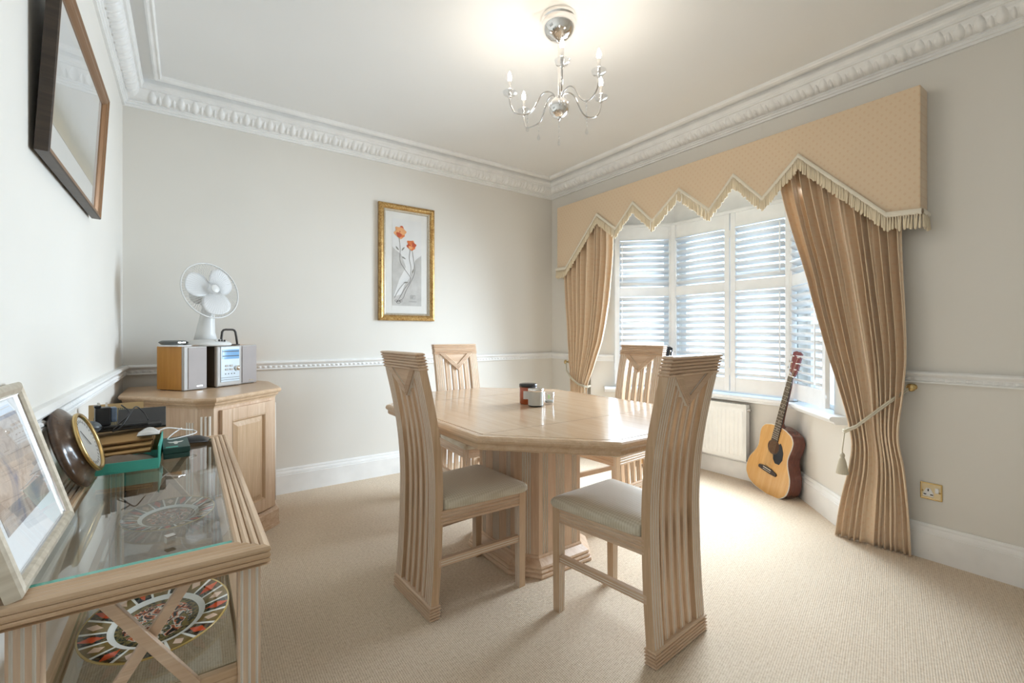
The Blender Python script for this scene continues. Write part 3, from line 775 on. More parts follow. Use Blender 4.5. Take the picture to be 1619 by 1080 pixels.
MB().box(-.210, .092, cy0 + .05, cy1 - .05, sz - .012, sz - .004).build('glass_shelf', 'table_glass', con)
for y in (cy0 + .045, cy1 - .045):
    for s in (-1, 1):
        MB().bar((-.0585 + s * .066, y + s * .008, cz - .038), (-.0585 - s * .072, y + s * .008, sz - .02), .015, .019, 0, up=(1, 0, 0)).build('cross_brace', 'oak_x', con, bevel=.002)

# ---------------------------------------------------------------- chandelier
CH = Vector((1.48, 1.69, 0))
ch = thing('chandelier', 'chrome five arm chandelier with crystal drops hanging from the ceiling', 'chandelier', (CH.x, CH.y, 2.70))
t = NT('bulb_glow'); t.fin((1, .9, .75), .4, emit=(1, .88, .72), es=BULB)
MB().lathe([(.083, 0), (.085, -.004), (.085, -.022), (.080, -.026), (.081, -.030), (.083, -.040), (.078, -.062), (.062, -.088), (.038, -.106), (.014, -.116), (.010, -.122), (.006, -.126)], 40).build('ceiling_rose', 'chrome', ch)
MB().lathe([(.0065, -.12), (.0065, -.38), (.010, -.385), (.012, -.392), (.008, -.398)], 14).build('stem', 'chrome', ch)
m = MB().sphere((0, 0, -.443), .051, 28, 16); m.lathe([(.012, -.488), (.014, -.494), (.006, -.500), (.004, -.507), (.0001, -.508)], 14); m.build('ball', 'chrome', ch)
def drop(par, p, n=3, big=.009, ln=.075):
    m = MB(); x, y, z = p
    for i in range(n): m.sphere((x, y, z - .006 - i * ln * .22), .0042 + .0012 * (i % 2), 8, 6)
    zb = z - ln; m.tube([(x, y, z), (x, y, zb + .02)], .0006, 4)
    m.lathe([(.0001, .022), (.003, .016), (big * .75, .006), (big, -.002), (big * .7, -.009), (.0001, -.012)], 10, 0, Matrix.Translation((x, y, zb)), False)
    m.build('crystal_drop', 'crystal', par)
cosr, sinr = math.cos(R(35.35)), math.sin(R(35.35))
for lat, dep in ((-.241, .04), (-.166, .225), (-.009, -.222), (.168, -.145), (.222, .085)):
    v = Vector((lat * cosr + dep * sinr, -lat * sinr + dep * cosr)); Ra = v.length; v.normalize()
    def P(r, z): return (v.x * r, v.y * r, z)
    prof = [(.010, -.40), (.030, -.372), (.058, -.360), (.085, -.372), (.105, -.405), (.125, -.440), (.155, -.462), (Ra - .035, -.455), (Ra - .010, -.425), (Ra, -.385), (Ra, -.365)]
    pts = []
    tabr = [(i, p[0]) for i, p in enumerate(prof)]; tabz = [(i, p[1]) for i, p in enumerate(prof)]
    for i in range(41): q = i / 40 * (len(prof) - 1); pts.append(P(cat(tabr, q), cat(tabz, q)))
    arm = MB().tube(pts, .0036, 8).build('arm', 'chrome_dark', ch)
    Mc = Matrix.Translation(P(Ra, 0))
    MB().lathe([(.006, -.366), (.012, -.362), (.030, -.358), (.036, -.348), (.035, -.346), (.028, -.354), (.010, -.357), (.006, -.352)], 20, 0, Mc).build('drip_cup', 'crystal', arm)
    MB().lathe([(.004, -.380), (.010, -.372), (.006, -.362), (.0085, -.355), (.0085, -.292), (.006, -.290)], 14, 0, Mc).build('candle_sleeve', 'chrome', arm)
    MB().lathe([(.006, -.292), (.0095, -.283), (.0105, -.274), (.0085, -.262), (.004, -.250), (.0003, -.242)], 14, 0, Mc).build('bulb', 'bulb_glow', arm)
    drop(arm, P(.155, -.464))
drop(ch, (0, 0, -.508), 4, .007, .11)
for k in range(5):
    an = 1.2 + k * 2 * math.pi / 5; drop(ch, (.035 * math.cos(an), .035 * math.sin(an), -.392), 2, .006, .05)

# ---------------------------------------------------------------- pictures
t = NT('gilt'); n = t.noise(t.obj(), 140, 4, .7); n2 = t.noise(t.obj(), 30, 3)
c = t.ramp(t.math('ADD', t.math('MULTIPLY', n, .7), t.math('MULTIPLY', n2, .3)), [(.35, (.15, .07, .02)), (.5, (.46, .27, .09)), (.62, (.62, .45, .2)), (.75, (.75, .66, .48))])
t.bump(n, .3, .003); t.fin(c, .35, metal=.7)
t = NT('silver_leaf'); n = t.noise(t.obj(), 160, 4, .8); t.fin(t.ramp(n, [(.3, (.30, .24, .16)), (.55, (.62, .57, .48)), (.7, (.75, .71, .62))]), .35, metal=.7)
plain('mat_cream', (.83, .81, .77), .8); plain('print_white', (.80, .79, .77), .7); plain('ink', (.10, .09, .09), .6)
plain('petal_orange', (.78, .20, .05), .7); plain('petal_light', (.86, .42, .18), .7); plain('petal_dark', (.55, .09, .03), .7); plain('leaf_grey', (.30, .29, .25), .7)
t = NT('print_grey'); t.fin(t.ramp(t.noise(t.obj((6, 6, 6)), 1.5, 5, .65), [(.3, (.50, .48, .45)), (.7, (.66, .64, .61))]), .7)
t = NT('frame_silver'); n = t.noise(t.obj((60, 2, 60)), 1, 3); t.fin(t.ramp(n, [(.3, (.52, .45, .35)), (.7, (.68, .61, .50))]), .35, metal=.55)
wood('frame_brown', 1, (.045, .03, .02), (.03, .02, .013), (.075, .05, .033), rough=.4)
plain('frame_bronze', (.22, .11, .045), .35, metal=.35)

def frame_rect(par, w, h, prof, mats, name='frame_side'):
    """picture frame in the local XZ plane, front towards -Y; prof = (inset, -y depth)"""
    path = [(-w / 2, 0), (w / 2, 0), (w / 2, h), (-w / 2, h)]
    for k in range(4):
        rings = []
        for i in (k, k + 1):
            i %= 4; q = miter(path, i, True); rings.append([(path[i][0] + q.x * o, -y, path[i][1] + q.y * o) for o, y in prof])
        mm = MB().loft(rings, closed=False, side=[0 if j < mats[1] else 1 for j in range(len(prof))]); mm.build(name, mats[0], par)
def flat(par, name, poly, y, mat): return MB().add([(x, y, z) for x, z in poly] + [(x, y + .0006, z) for x, z in poly],
        [tuple(range(len(poly))), tuple(range(len(poly), 2 * len(poly)))[::-1]] + [(i, i + len(poly), (i + 1) % len(poly) + len(poly), (i + 1) % len(poly)) for i in range(len(poly))]).build(name, mat, par)
pic = thing('framed_picture', 'gilt framed picture of two orange poppies on the back wall', 'picture', (1.501, 3.648, 1.260))
W_, H_ = .492, .962
frame_rect(pic, W_, H_, [(0, 0), (0, .022), (.006, .030), (.020, .034), (.032, .030), (.040, .022), (.044, .020), (.048, .023), (.056, .019), (.062, .010), (.062, .004)], (['gilt', 'silver_leaf'], 6))
flat(pic, 'mat_board', [(-W_ / 2 + .05, .05), (W_ / 2 - .05, .05), (W_ / 2 - .05, H_ - .05), (-W_ / 2 + .05, H_ - .05)], -.008, 'mat_cream')
pw, pz0, pz1 = .128, .125, .845
pr = flat(pic, 'print', [(-pw, pz0), (pw, pz0), (pw, pz1), (-pw, pz1)], -.0095, 'print_white')
flat(pr, 'print_ground', [(-pw, pz0), (pw, pz0), (pw, .56), (.07, .51), (.055, .44), (.03, .37), (-.02, .30), (-.05, .22), (-.115, .20), (-.07, .34), (-.01, .45), (-.05, .55), (-pw + .01, .60), (-pw, .61)], -.0105, 'print_grey')
ink = MB()
for cv in ([(-.075, .72), (-.06, .60), (-.062, .50), (-.02, .43), (.02, .38), (.03, .34), (-.02, .27), (-.06, .20), (-.09, .15)], [(.03, .61), (.02, .53), (.035, .45), (.03, .38)], [(.045, .60), (.06, .50), (.07, .43), (.05, .36), (-.01, .25), (-.035, .19), (-.08, .155)], [(-.02, .32), (-.07, .26), (-.11, .19)]):
    tx = [(i, p[0]) for i, p in enumerate(cv)]; tz = [(i, p[1]) for i, p in enumerate(cv)]
    ink.tube([(cat(tx, i / 6), -.0115, cat(tz, i / 6)) for i in range(6 * (len(cv) - 1) + 1)], .0011, 4)
for cxq, czq, rr in ((-.075, .155, .018), (-.055, .165, .013), (-.095, .165, .012)): ink.tube([(cxq + rr * math.cos(a / 8 * 6.283), -.0115, czq + rr * .7 * math.sin(a / 8 * 6.283)) for a in range(8)], .001, 4, closed=True)
for zz in (.165, .158): ink.box(.015, .085, -.0118, -.0112, zz - .0006, zz + .0006)
ink.tube([(.03, -.0115, .185), (.07, -.0115, .185), (.07, -.0115, .215), (.03, -.0115, .215)], .0008, 4, closed=True); ink.tube([(.04, -.0115, .19), (.045, -.0115, .21), (.05, -.0115, .19), (.058, -.0115, .21)], .0008, 4)
ink.build('print_stems', 'ink', pr)
rp = random.Random(5)
for fx_, fz, sc, base_m in ((-.062, .735, 1.0, 'petal_light'), (.038, .635, .88, 'petal_orange')):
    for k in range(9):
        an = k * 2.4; rr = .024 * sc; px, pz = fx_ + math.cos(an) * rr, fz + math.sin(an) * rr * 1.1; s2 = .034 * sc * rp.uniform(.7, 1.0)
        poly = [(px + s2 * math.cos(q) * (.8 + .25 * math.sin(3 * q + k)), pz + s2 * math.sin(q) * (.85 + .2 * math.cos(2 * q + k))) for q in [i * 2 * math.pi / 14 for i in range(14)]]
        flat(pr, 'print_petal', poly, -.0115 - k * .00012, (base_m, 'petal_orange', 'petal_light', 'petal_dark')[(k + (0 if fx_ < 0 else 3)) % 4 if k > 1 else 0])
for lx, lz, an in ((-.085, .60, 2.3), (-.035, .60, .9), (-.03, .525, -.5), (.052, .42, 1.2), (-.01, .32, .2)):
    flat(pr, 'print_leaf', [(lx + .022 * math.cos(an) * c_ - .007 * math.sin(an) * s_, lz + .022 * math.sin(an) * c_ + .007 * math.cos(an) * s_) for c_, s_ in ((-1, 0), (-.3, 1), (.4, .8), (1, 0), (.3, -.8), (-.5, -.7))], -.0112, 'leaf_grey')
MB().box(-W_ / 2 + .06, W_ / 2 - .06, -.0145, -.0135, .06, H_ - .06).build('glass', 'frame_glass', pic)

# landscape on the left wall: hangs tilted forward at the top
t = NT('hazy_landscape'); s3 = t.sep(t.obj()); n = t.noise(t.obj((5, 5, 5)), 1, 5, .6)
zz = t.math('ADD', s3[2], t.math('MULTIPLY', n, .10))
t.fin(t.ramp(t.math('MULTIPLY', zz, 2.0), [(.24, (.50, .46, .36)), (.34, (.33, .27, .16)), (.42, (.24, .22, .16)), (.50, (.40, .39, .35)), (.60, (.50, .50, .48)), (.8, (.56, .56, .55))]), .6)
lp = thing('framed_picture', 'brown framed hazy landscape picture hanging high on the left wall', 'picture', (-.312, 2.055, 1.615))
lp.rotation_euler = (R(3.2), 0, R(90))
W2, H2 = .85, .49
frame_rect(lp, W2, H2, [(0, -.004), (0, .022), (.003, .025), (.006, .025), (.012, .021), (.020, .020), (.026, .016), (.034, .008), (.034, .002)], (['frame_brown', 'frame_bronze'], 2))
MB().box(-W2 / 2 + .01, W2 / 2 - .01, -.002, .003, .01, H2 - .01).build('backing', 'frame_brown', lp)
plain('mat_grey', (.60, .59, .56), .8)
flat(lp, 'mat_board', [(-W2 / 2 + .03, .03), (W2 / 2 - .03, .03), (W2 / 2 - .03, H2 - .03), (-W2 / 2 + .03, H2 - .03)], -.004, 'mat_grey')
flat(lp, 'print', [(-W2 / 2 + .09, .11), (W2 / 2 - .09, .11), (W2 / 2 - .09, H2 - .07), (-W2 / 2 + .09, H2 - .07)], -.0052, 'hazy_landscape')
MB().box(-W2 / 2 + .032, W2 / 2 - .032, -.009, -.008, .032, H2 - .032).build('glass', 'frame_glass', lp)

# photograph in a champagne frame leaning on the console
t = NT('photo_print'); s3 = t.sep(t.obj()); n = t.noise(t.obj((9, 9, 9)), 1, 5, .6, 1.0)
t.fin(t.ramp(n, [(.3, (.16, .19, .30)), (.42, (.42, .36, .33)), (.5, (.60, .50, .42)), (.58, (.40, .30, .24)), (.7, (.66, .62, .60))]), .4)
ph = thing('photo_frame', 'champagne silver photo frame leaning against the wall on the console', 'photo frame', (-.226, 1.252, .7235))
ph.rotation_euler = (R(-15.5), 0, R(90))
W3, H3 = .405, .330
frame_rect(ph, W3, H3, [(0, -.010), (0, .010), (.004, .014), (.012, .016), (.020, .013), (.024, .008), (.026, .006), (.026, .001)], (['frame_silver', 'chrome_dark'], 5))
MB().box(-W3 / 2 + .006, W3 / 2 - .006, -.001, .008, .006, H3 - .006).build('backing', 'frame_brown', ph)
plain('mat_white', (.88, .88, .88), .7)
flat(ph, 'mat_board', [(-W3 / 2 + .02, .02), (W3 / 2 - .02, .02), (W3 / 2 - .02, H3 - .02), (-W3 / 2 + .02, H3 - .02)], -.002, 'mat_white')
flat(ph, 'print', [(-W3 / 2 + .07, .085), (W3 / 2 - .06, .085), (W3 / 2 - .06, H3 - .055), (-W3 / 2 + .07, H3 - .055)], -.0028, 'photo_print')
MB().box(-W3 / 2 + .022, W3 / 2 - .022, -.0055, -.0045, .022, H3 - .022).build('glass', 'frame_glass', ph)

# ---------------------------------------------------------------- guitars
wood('spruce', 1, (.62, .33, .095), (.56, .28, .07), (.69, .40, .14), rough=.2, coat=.7)
wood('mahogany', 1, (.13, .028, .015), (.08, .016, .01), (.19, .05, .03), rough=.2, coat=.6)
plain('hole_brown', (.09, .035, .012), .7); plain('rosewood', (.035, .022, .017), .4); plain('pickguard', (.012, .012, .014), .15); plain('ivory', (.75, .71, .62), .4); plain('black_lacquer', (.012, .014, .02), .2)
wood('headstock_red', 1, (.22, .05, .05), (.15, .03, .03), (.30, .10, .10), rough=.25, coat=.4)
HALF = [(0, .02), (.004, .09), (.025, .150), (.07, .190), (.13, .200), (.19, .188), (.25, .155), (.30, .137), (.34, .138), (.40, .146), (.44, .142), (.475, .115), (.495, .06), (.50, .01)]
def guitar(label, A, Bt, n, top='spruce', side='mahogany', head='headstock_red'):
    A = Vector(A); y = (Vector(Bt) - A).normalized(); n = Vector(n); z = (n - y * n.dot(y)).normalized(); x = y.cross(z)
    g = thing('acoustic_guitar', label, 'guitar'); M = Matrix((x, y, z)).transposed().to_4x4(); M.translation = A; g.matrix_world = M
    ys = [.5 * (1 - math.cos(math.pi * i / 40)) * .5 for i in range(41)]
    half = [(max(cat(HALF, q), .004), q) for q in ys]
    out = half + [(-a, b) for a, b in half[::-1]]
    def sc(o, zz): return [(px * o, (py - .25) * o + .25, zz) for px, py in out]
    N = len(out)
    m = MB().loft([sc(1, -.001), sc(1, -.104), sc(.985, -.110)], smooth=False); m.f.append(tuple(2 * N + k for k in range(N))[::-1]); m.m.append(0); m.sm.append(False); m.build('body', side, g)
    m = MB().add(sc(.992, .0), [tuple(range(N))]); m.loft([sc(.992, 0), sc(.992, -.002)]); m.build('soundboard', top, g)
    MB().loft([sc(.988, .0006), sc(1.003, .0006), sc(1.003, -.006)]).build('binding', 'ivory', g)
    hy = .345
    MB().lathe([(.0001, .0008), (.046, .0008)], 32, 0, Matrix.Translation((0, hy, 0))).build('sound_hole', 'hole_brown', g)
    MB().lathe([(.046, .0012), (.050, .0014), (.053, .001)], 32, 0, Matrix.Translation((0, hy, 0))).build('rosette', 'rosewood', g)
    pg = [(.054 * math.cos(a), hy + .054 * math.sin(a)) for a in [R(q) for q in range(40, -81, -15)]] + [(.022, .262), (.045, .240), (.080, .245), (.098, .285), (.092, .335), (.070, .375), (.052, .392)]
    MB().prism(pg, .0005, .0022).build('pickguard', 'pickguard', g)
    b = MB().prism([(-.085, .165), (-.08, .153), (-.03, .150), (.03, .150), (.08, .153), (.085, .165), (.08, .176), (.03, .188), (-.03, .188), (-.08, .176)], 0, .009).build('bridge', 'rosewood', g, bevel=.002)
    MB().box(-.036, .036, .176, .180, .009, .013).build('saddle', 'ivory', b)
    for i in range(6): MB().lathe([(.003, .009), (.003, .013), (.0001, .0145)], 8, 0, Matrix.Translation((-.03 + i * .012, .164, 0))).build('bridge_pin', 'ivory', b)
    ny = .868
    MB().add([(-.028, .392, .001), (.028, .392, .001), (.0215, ny, .001), (-.0215, ny, .001), (-.028, .392, .008), (.028, .392, .008), (.0215, ny, .008), (-.0215, ny, .008)],
             [(0, 3, 2, 1), (4, 5, 6, 7), (0, 1, 5, 4), (1, 2, 6, 5), (2, 3, 7, 6), (3, 0, 4, 7)]).build('fingerboard', 'rosewood', g)
    f = MB(); sl = .69
    for i in range(1, 20):
        yy = ny - sl * (1 - 2 ** (-i / 12)); w = lerp(.0215, .028, (ny - yy) / (ny - .392)); f.box(-w, w, yy - .0011, yy + .0011, .008, .0098)
    f.build('frets', 'chrome', g)
    f = MB()
    for i in (3, 5, 7, 9, 12, 15):
        yy = ny - sl * (1 - 2 ** (-(i - .5) / 12)); f.lathe([(.0001, .0088), (.0035, .0086)], 10, 0, Matrix.Translation((0, yy, 0)))
    f.build('inlay', 'ivory', g)
    MB().box(-.022, .022, ny, ny + .005, .001, .011).build('nut', 'ivory', g)
    rings = []
    for yy, w, dp in ((.47, .030, .075), (.500, .029, .060), (.53, .027, .030), (.60, .026, .022), (.75, .024, .020), (ny, .0215, .018), (ny + .03, .022, .016)):
        rings.append([(w * math.cos(a), yy, .001 - dp * math.sin(a)) for a in [math.pi * k / 8 for k in range(9)]])
    MB().loft(rings, smooth=True, cap=True).build('neck', side, g)
    hd = MB().prism([(-.022, ny + .005), (.022, ny + .005), (.034, ny + .05), (.037, ny + .17), (.012, ny + .182), (0, ny + .177), (-.012, ny + .182), (-.037, ny + .17), (-.034, ny + .05)], -.016, -.001).build('headstock', head, g, bevel=.002)
    for s in (-1, 1):
        for k in range(3):
            yy = ny + .055 + .044 * k
            mm = MB().lathe([(.005, -.001), (.005, .002), (.003, .003), (.003, .014), (.0001, .0145)], 10, 0, Matrix.Translation((s * .022, yy, 0)))
            mm.tube([(s * .030, yy, -.013), (s * .050, yy, -.013)], .0022, 6); mm.box(s * .056 - .007, s * .056 + .007, yy - .008, yy + .008, -.0155, -.0105); mm.build('tuner', 'chrome', g)
    st = MB()
    for i in range(6):
        a = (-.029 + i * .0116); b_ = -.017 + i * .0068; st.tube([(a, .178, .0135), (b_, ny + .002, .0115), (math.copysign(.022, b_), ny + .055 + .044 * (i % 3 if i < 3 else 2 - i % 3), .008)], .0006, 4)
    st.build('strings', 'brass_satin', g)
    return g
guitar('acoustic guitar with honey spruce top and red brown sides leaning in the bay', (3.415, 1.660, .004), (3.44, 1.43, 1.045), (-.93, .37, .1))
guitar('guitar with a black headstock, mostly hidden behind the near right chair', (3.25, 2.46, .004), (3.405, 2.452, 1.045), (-.85, -.5, .1), head='black_lacquer')

# ---------------------------------------------------------------- stereo and fan on the cabinet
wood('speaker_wood', 2, (.52, .24, .05), (.47, .205, .04), (.57, .28, .07), rough=.4)
plain('silver_plastic', (.45, .42, .39), .5, metal=.15); plain('grille_cloth', (.46, .42, .41), .9); plain('dark_plastic', (.05, .045, .04), .5); plain('grey_metal', (.20, .21, .20), .3, metal=.6)
t = NT('lit_panel'); t.fin((.62, .70, .76), .3, spec=.5)  # light-blue light on the silver face, put into its colour
t = NT('display_reflection'); t.fin((.10, .22, .36), .08, emit=(.30, .55, .9), es=.35)  # blue reflection on the display, put in as colour and faint glow
ST = R(36); S0 = Vector((-.02, 3.168, .826)); SE = Vector((math.cos(ST), math.sin(ST), 0)); SP = Vector((-SE.y, SE.x, 0))
def spk(label, t0, back, w, dz, grp='stereo units on the cabinet'):
    p = S0 + SE * t0 + SP * back
    r = thing('loudspeaker', label, 'speaker', tuple(p), ST, grp)
    MB().box(0, w, .018, .215, .004, dz).build('case', 'speaker_wood', r, bevel=.002)
    MB().box(0, w, -.004, .017, .004, dz).build('front_frame', 'silver_plastic', r, bevel=.003)
    MB().box(.022, w - .004, -.009, -.003, .010, dz - .006).build('grille', 'grille_cloth', r, bevel=.003)
    MB().box(.070, .105, -.0100, -.0085, .020, .026).build('badge', 'chrome', r)
    m = MB()
    for x in (.015, w - .015):
        for y in (.02, .19): m.box(x - .008, x + .008, y - .008, y + .008, 0, .004)
    m.build('feet', 'dark_plastic', r)
spk('wood sided stereo speaker at the left, under the silver disc player', 0, 0, .135, .252)
spk('grey fronted stereo speaker at the right of the hi-fi unit', .364, .02, .135, .252)
r = thing('stereo_unit', 'silver compact hi-fi unit with a display reflecting blue between two speakers', 'stereo', tuple(S0 + SE * .190 + SP * -.012), ST, 'stereo units on the cabinet')
MB().box(0, .165, .02, .20, .004, .246).build('case', 'dark_plastic', r, bevel=.003)
MB().box(-.001, .166, -.004, .020, .004, .250).build('front_frame', 'silver_plastic', r, bevel=.008, seg=3)
fp = MB().box(.022, .150, -.008, -.003, .030, .246).build('front_panel', 'lit_panel', r, bevel=.002)
MB().box(.030, .146, -.0095, -.0075, .170, .228).build('display', 'display_reflection', fp, bevel=.001)
for z in (.186, .214): MB().box(.032, .144, -.0102, -.0092, z, z + .005).build('display_line', 'dark_plastic', fp)
for i in range(2):
    for k in range(2): MB().box(.050 + .030 * i, .072 + .030 * i, -.0115, -.0075, .100 + .022 * k, .112 + .022 * k).build('button', 'silver_plastic', fp, bevel=.002)
for i in range(4): MB().box(.050 + .020 * i, .056 + .020 * i, -.0100, -.0075, .076, .081).build('small_button', 'dark_plastic', fp)
for z in (.055, .042): MB().box(.024, .148, -.0090, -.0075, z, z + .002).build('panel_line', 'dark_plastic', fp)
MB().lathe([(.0165, 0), (.0165, .012), (.014, .016), (.0001, .017)], 24, 0, Matrix.Translation((.132, -.007, .112)) @ Matrix.Rotation(R(90), 4, 'X')).build('volume_knob', 'chrome', fp)
m = MB()
for x in (.015, .15):
    for y in (.02, .18): m.box(x - .008, x + .008, y - .008, y + .008, 0, .004)
m.build('feet', 'dark_plastic', r)
r = thing('disc_player', 'flat silver portable disc player on the left speaker', 'disc player', (-.068, 3.30, 1.085), ST)
MB().lathe([(.0001, .028), (.055, .027), (.066, .022), (.070, .016), (.066, .010), (.055, .003), (.0001, .003)], 36, 0).build('body', 'grey_metal', r)
MB().lathe([(.0695, .0145), (.0708, .016), (.0695, .0175)], 36).build('lid_seam', 'dark_plastic', r)
MB().box(-.02, .02, -.0685, -.0645, .012, .018).build('catch', 'chrome', r)
r = thing('booklet', 'thin white booklet under the silver disc player', 'booklet', (-.050, 3.265, 1.0785), ST + .2)
MB().box(-.06, .06, -.06, .06, 0, .0022).build('cover', 'print_white', r); MB().box(-.059, .059, -.059, .061, .0023, .0060).build('pages', 'mat_white', r)

plain('fan_white', (.74, .735, .72), .35); plain('fan_blade', (.82, .82, .82), .25)
FB = Vector((.100, 3.335, 1.0785))
fan = thing('desk_fan', 'white desk fan with three blades standing on the stereo', 'fan', tuple(FB))
MB().lathe([(.0001, .0), (.118, .0), (.124, .006), (.120, .016), (.095, .030), (.060, .040), (.0001, .045)], 40, 0, None, True, sx=1.0, sy=.85).build('base', 'fan_white', fan)
rings = []
for z, rx, ry, off in ((.030, .062, .055, (-.012, .01)), (.08, .050, .045, (-.012, .012)), (.15, .042, .038, (-.006, .014)), (.21, .036, .033, (0, .014)), (.25, .030, .028, (.003, .012))):
    rings.append([(off[0] + rx * math.cos(a), off[1] + ry * math.sin(a), z) for a in [2 * math.pi * k / 20 for k in range(20)]])
MB().loft(rings, smooth=True, cap=True).build('column', 'fan_white', fan)
for k in range(4): MB().box(.035 + k * .014, .045 + k * .014, -.082 + k * .006, -.072 + k * .006, .028 - k * .001, .039 - k * .001).build('button', 'dark_plastic' if k else 'fan_white', fan, bevel=.001)
nd = Vector((.50, -.83, .24)).normalized(); up = Vector((0, 0, 1)); fx_ = up.cross(nd).normalized(); fy_ = nd.cross(fx_)
HM = Matrix((fx_, fy_, nd)).transposed().to_4x4(); HM.translation = Vector((.012, -.070, .330)); RG = .168
hm = MB().lathe([(.0001, -.150), (.030, -.148), (.046, -.135), (.052, -.105), (.052, -.060), (.044, -.035), (.0001, -.030)], 24, 0, HM)
hm.build('motor_housing', 'fan_white', fan)
MB().bar((.003, .012, .24), tuple(HM @ Vector((0, -.03, -.09))), .035, .05).build('tilt_joint', 'fan_white', fan, bevel=.01)
ring = MB().tube([HM @ Vector((RG * math.cos(a), RG * math.sin(a), 0)) for a in [2 * math.pi * k / 64 for k in range(64)]], .0045, 8, closed=True); ring.build('guard_rim', 'fan_white', fan)
wf = MB(); wb = MB()
for k in range(60):
    a = 2 * math.pi * k / 60; cv = [(.024, .042), (.07, .042), (.12, .034), (.152, .018), (RG, 0)]
    wf.tube([HM @ Vector((q * math.cos(a + (.25 * (RG - q) / RG)), q * math.sin(a + (.25 * (RG - q) / RG)), z)) for q, z in cv], .0010, 3)
    wb.tube([HM @ Vector((q * math.cos(a), q * math.sin(a), -z)) for q, z in [(.050, .050), (.10, .048), (.14, .034), (RG, 0)]], .0010, 3)
wf.lathe([(.0001, .046), (.022, .045), (.027, .041), (.022, .039)], 24, 0, HM)
wf.build('front_guard', 'fan_white', fan); wb.build('back_guard', 'fan_white', fan)
MB().lathe([(.0001, .030), (.018, .028), (.024, .018), (.026, -.010), (.0001, -.012)], 24, 0, HM).build('hub', 'fan_blade', fan)
for k in range(3):
    a0 = R(-82) + k * 2 * math.pi / 3
    def fn(u, v):
        rr = .020 + .132 * v; wd = (.35 + .75 * math.sin(math.pi * min(v * .75 + .12, 1)) ** .9) * .072 * (1 if v < .8 else math.sqrt(max(0, 1 - ((v - .8) / .2) ** 2)) * .9 + .1)
        s = (u - .5) * 2 * wd + .010 * v
        ca, sa = math.cos(a0), math.sin(a0)
        return HM @ Vector((rr * ca - s * sa, rr * sa + s * ca, .006 + .16 * s * (1 - .4 * v)))
    MB().grid(fn, 8, 12).build('blade', 'fan_blade', fan, solid=.002)
r = thing('carry_handle', 'black looped handle standing behind the fan base', 'handle', (.215, 3.435, 1.0785), R(20))
MB().tube([(-.048, 0, .0), (-.044, 0, .05), (-.040, 0, .085), (-.032, 0, .096), (-.020, 0, .099), (.020, 0, .099), (.031, 0, .095), (.038, 0, .084), (.044, 0, .05), (.050, 0, .0)], .0065, 10).build('loop', 'dark_plastic', r)
MB().box(-.06, .06, -.012, .012, -.0, .006).build('foot', 'dark_plastic', r)

# ---------------------------------------------------------------- on the dining table
plain('amber_wax', (.40, .075, .015), .15, coat=.5); plain('black_lid', (.03, .03, .03), .25); plain('frosted', (.55, .54, .50), .35)
plain('label_pale', (.74, .72, .68), .6); plain('lime_green', (.36, .50, .12), .6); plain('tin_silver', (.80, .78, .75), .15, metal=.9)
r = thing('candle_jar', 'amber red candle jar with a black lid, behind the grey jar', 'jar', (1.555, 2.035, .761))
MB().lathe([(.0001, 0), (.045, 0), (.049, .004), (.049, .092), (.046, .095)], 32).build('jar', 'amber_wax', r)
MB().lathe([(.046, .093), (.0505, .094), (.0505, .108), (.047, .111), (.0001, .112)], 32).build('lid', 'black_lid', r)
MB().lathe([(.0494, .03), (.0496, .032), (.0496, .072), (.0494, .074)], 16, 0, None, True, R(200), R(260)).build('label', 'label_pale', r)
r = thing('candle_jar', 'grey candle jar with silver rim standing in front of the amber jar', 'jar', (1.530, 1.935, .761))
MB().lathe([(.0001, 0), (.038, 0), (.041, .003), (.041, .007)], 32).build('base_band', 'black_lid', r)
MB().lathe([(.0408, .006), (.0412, .010), (.0412, .082)], 32).build('jar', 'frosted', r)
MB().lathe([(.0412, .080), (.043, .084), (.043, .094), (.040, .096), (.0001, .097)], 32).build('lid', 'tin_silver', r)
r = thing('glass_tumbler', 'small clear glass tumbler right of the candle jars', 'glass', (1.635, 1.950, .761))
MB().lathe([(.0001, .001), (.024, .001), (.026, .006), (.030, .066), (.0285, .067), (.0245, .010), (.0001, .008)], 28).build('tumbler', 'crystal', r)
MB().lathe([(.0001, .009), (.022, .009), (.0235, .020), (.0001, .022)], 20).build('wax', 'frosted', r)
MB().box(-.014, .010, -.002, .002, .030, .050, 0, Matrix.Rotation(R(30), 4, 'Z')).build('green_tag', 'lime_green', r)

# ---------------------------------------------------------------- on and in the console
t = NT('imari'); s3 = t.sep(t.obj()); PA, PB = .138, .172
u_ = t.math('DIVIDE', s3[0], PA); v_ = t.math('DIVIDE', s3[1], PB)
rr = t.math('SQRT', t.math('ADD', t.math('MULTIPLY', u_, u_), t.math('MULTIPLY', v_, v_)))
an = t.math('MULTIPLY', t.math('ADD', t.math('DIVIDE', t.math('ARCTAN2', v_, u_), 2 * math.pi), .5), 18.0)
fr = t.math('FRACT', an); par = t.math('GREATER_THAN', t.math('FRACT', t.math('MULTIPLY', an, .5)), .5)
edge_ = t.math('ABSOLUTE', t.math('SUBTRACT', fr, .5)); white = t.math('GREATER_THAN', edge_, .43)
n = t.noise(t.obj(), 120, 3, .7); blot = t.math('ADD', t.math('MULTIPLY', edge_, 1.0), t.math('ABSOLUTE', t.math('MULTIPLY', t.math('SUBTRACT', rr, .82), 1.5)))
red = t.math('LESS_THAN', t.math('ADD', blot, t.math('MULTIPLY', n, .2)), .36); dia = t.math('LESS_THAN', t.math('ADD', edge_, t.math('ABSOLUTE', t.math('MULTIPLY', t.math('SUBTRACT', rr, .82), 2.4))), .26)
gold = (.20, .125, .035); blk = t.ramp(n, [(.45, (.012, .010, .014)), (.6, (.16, .11, .04))])
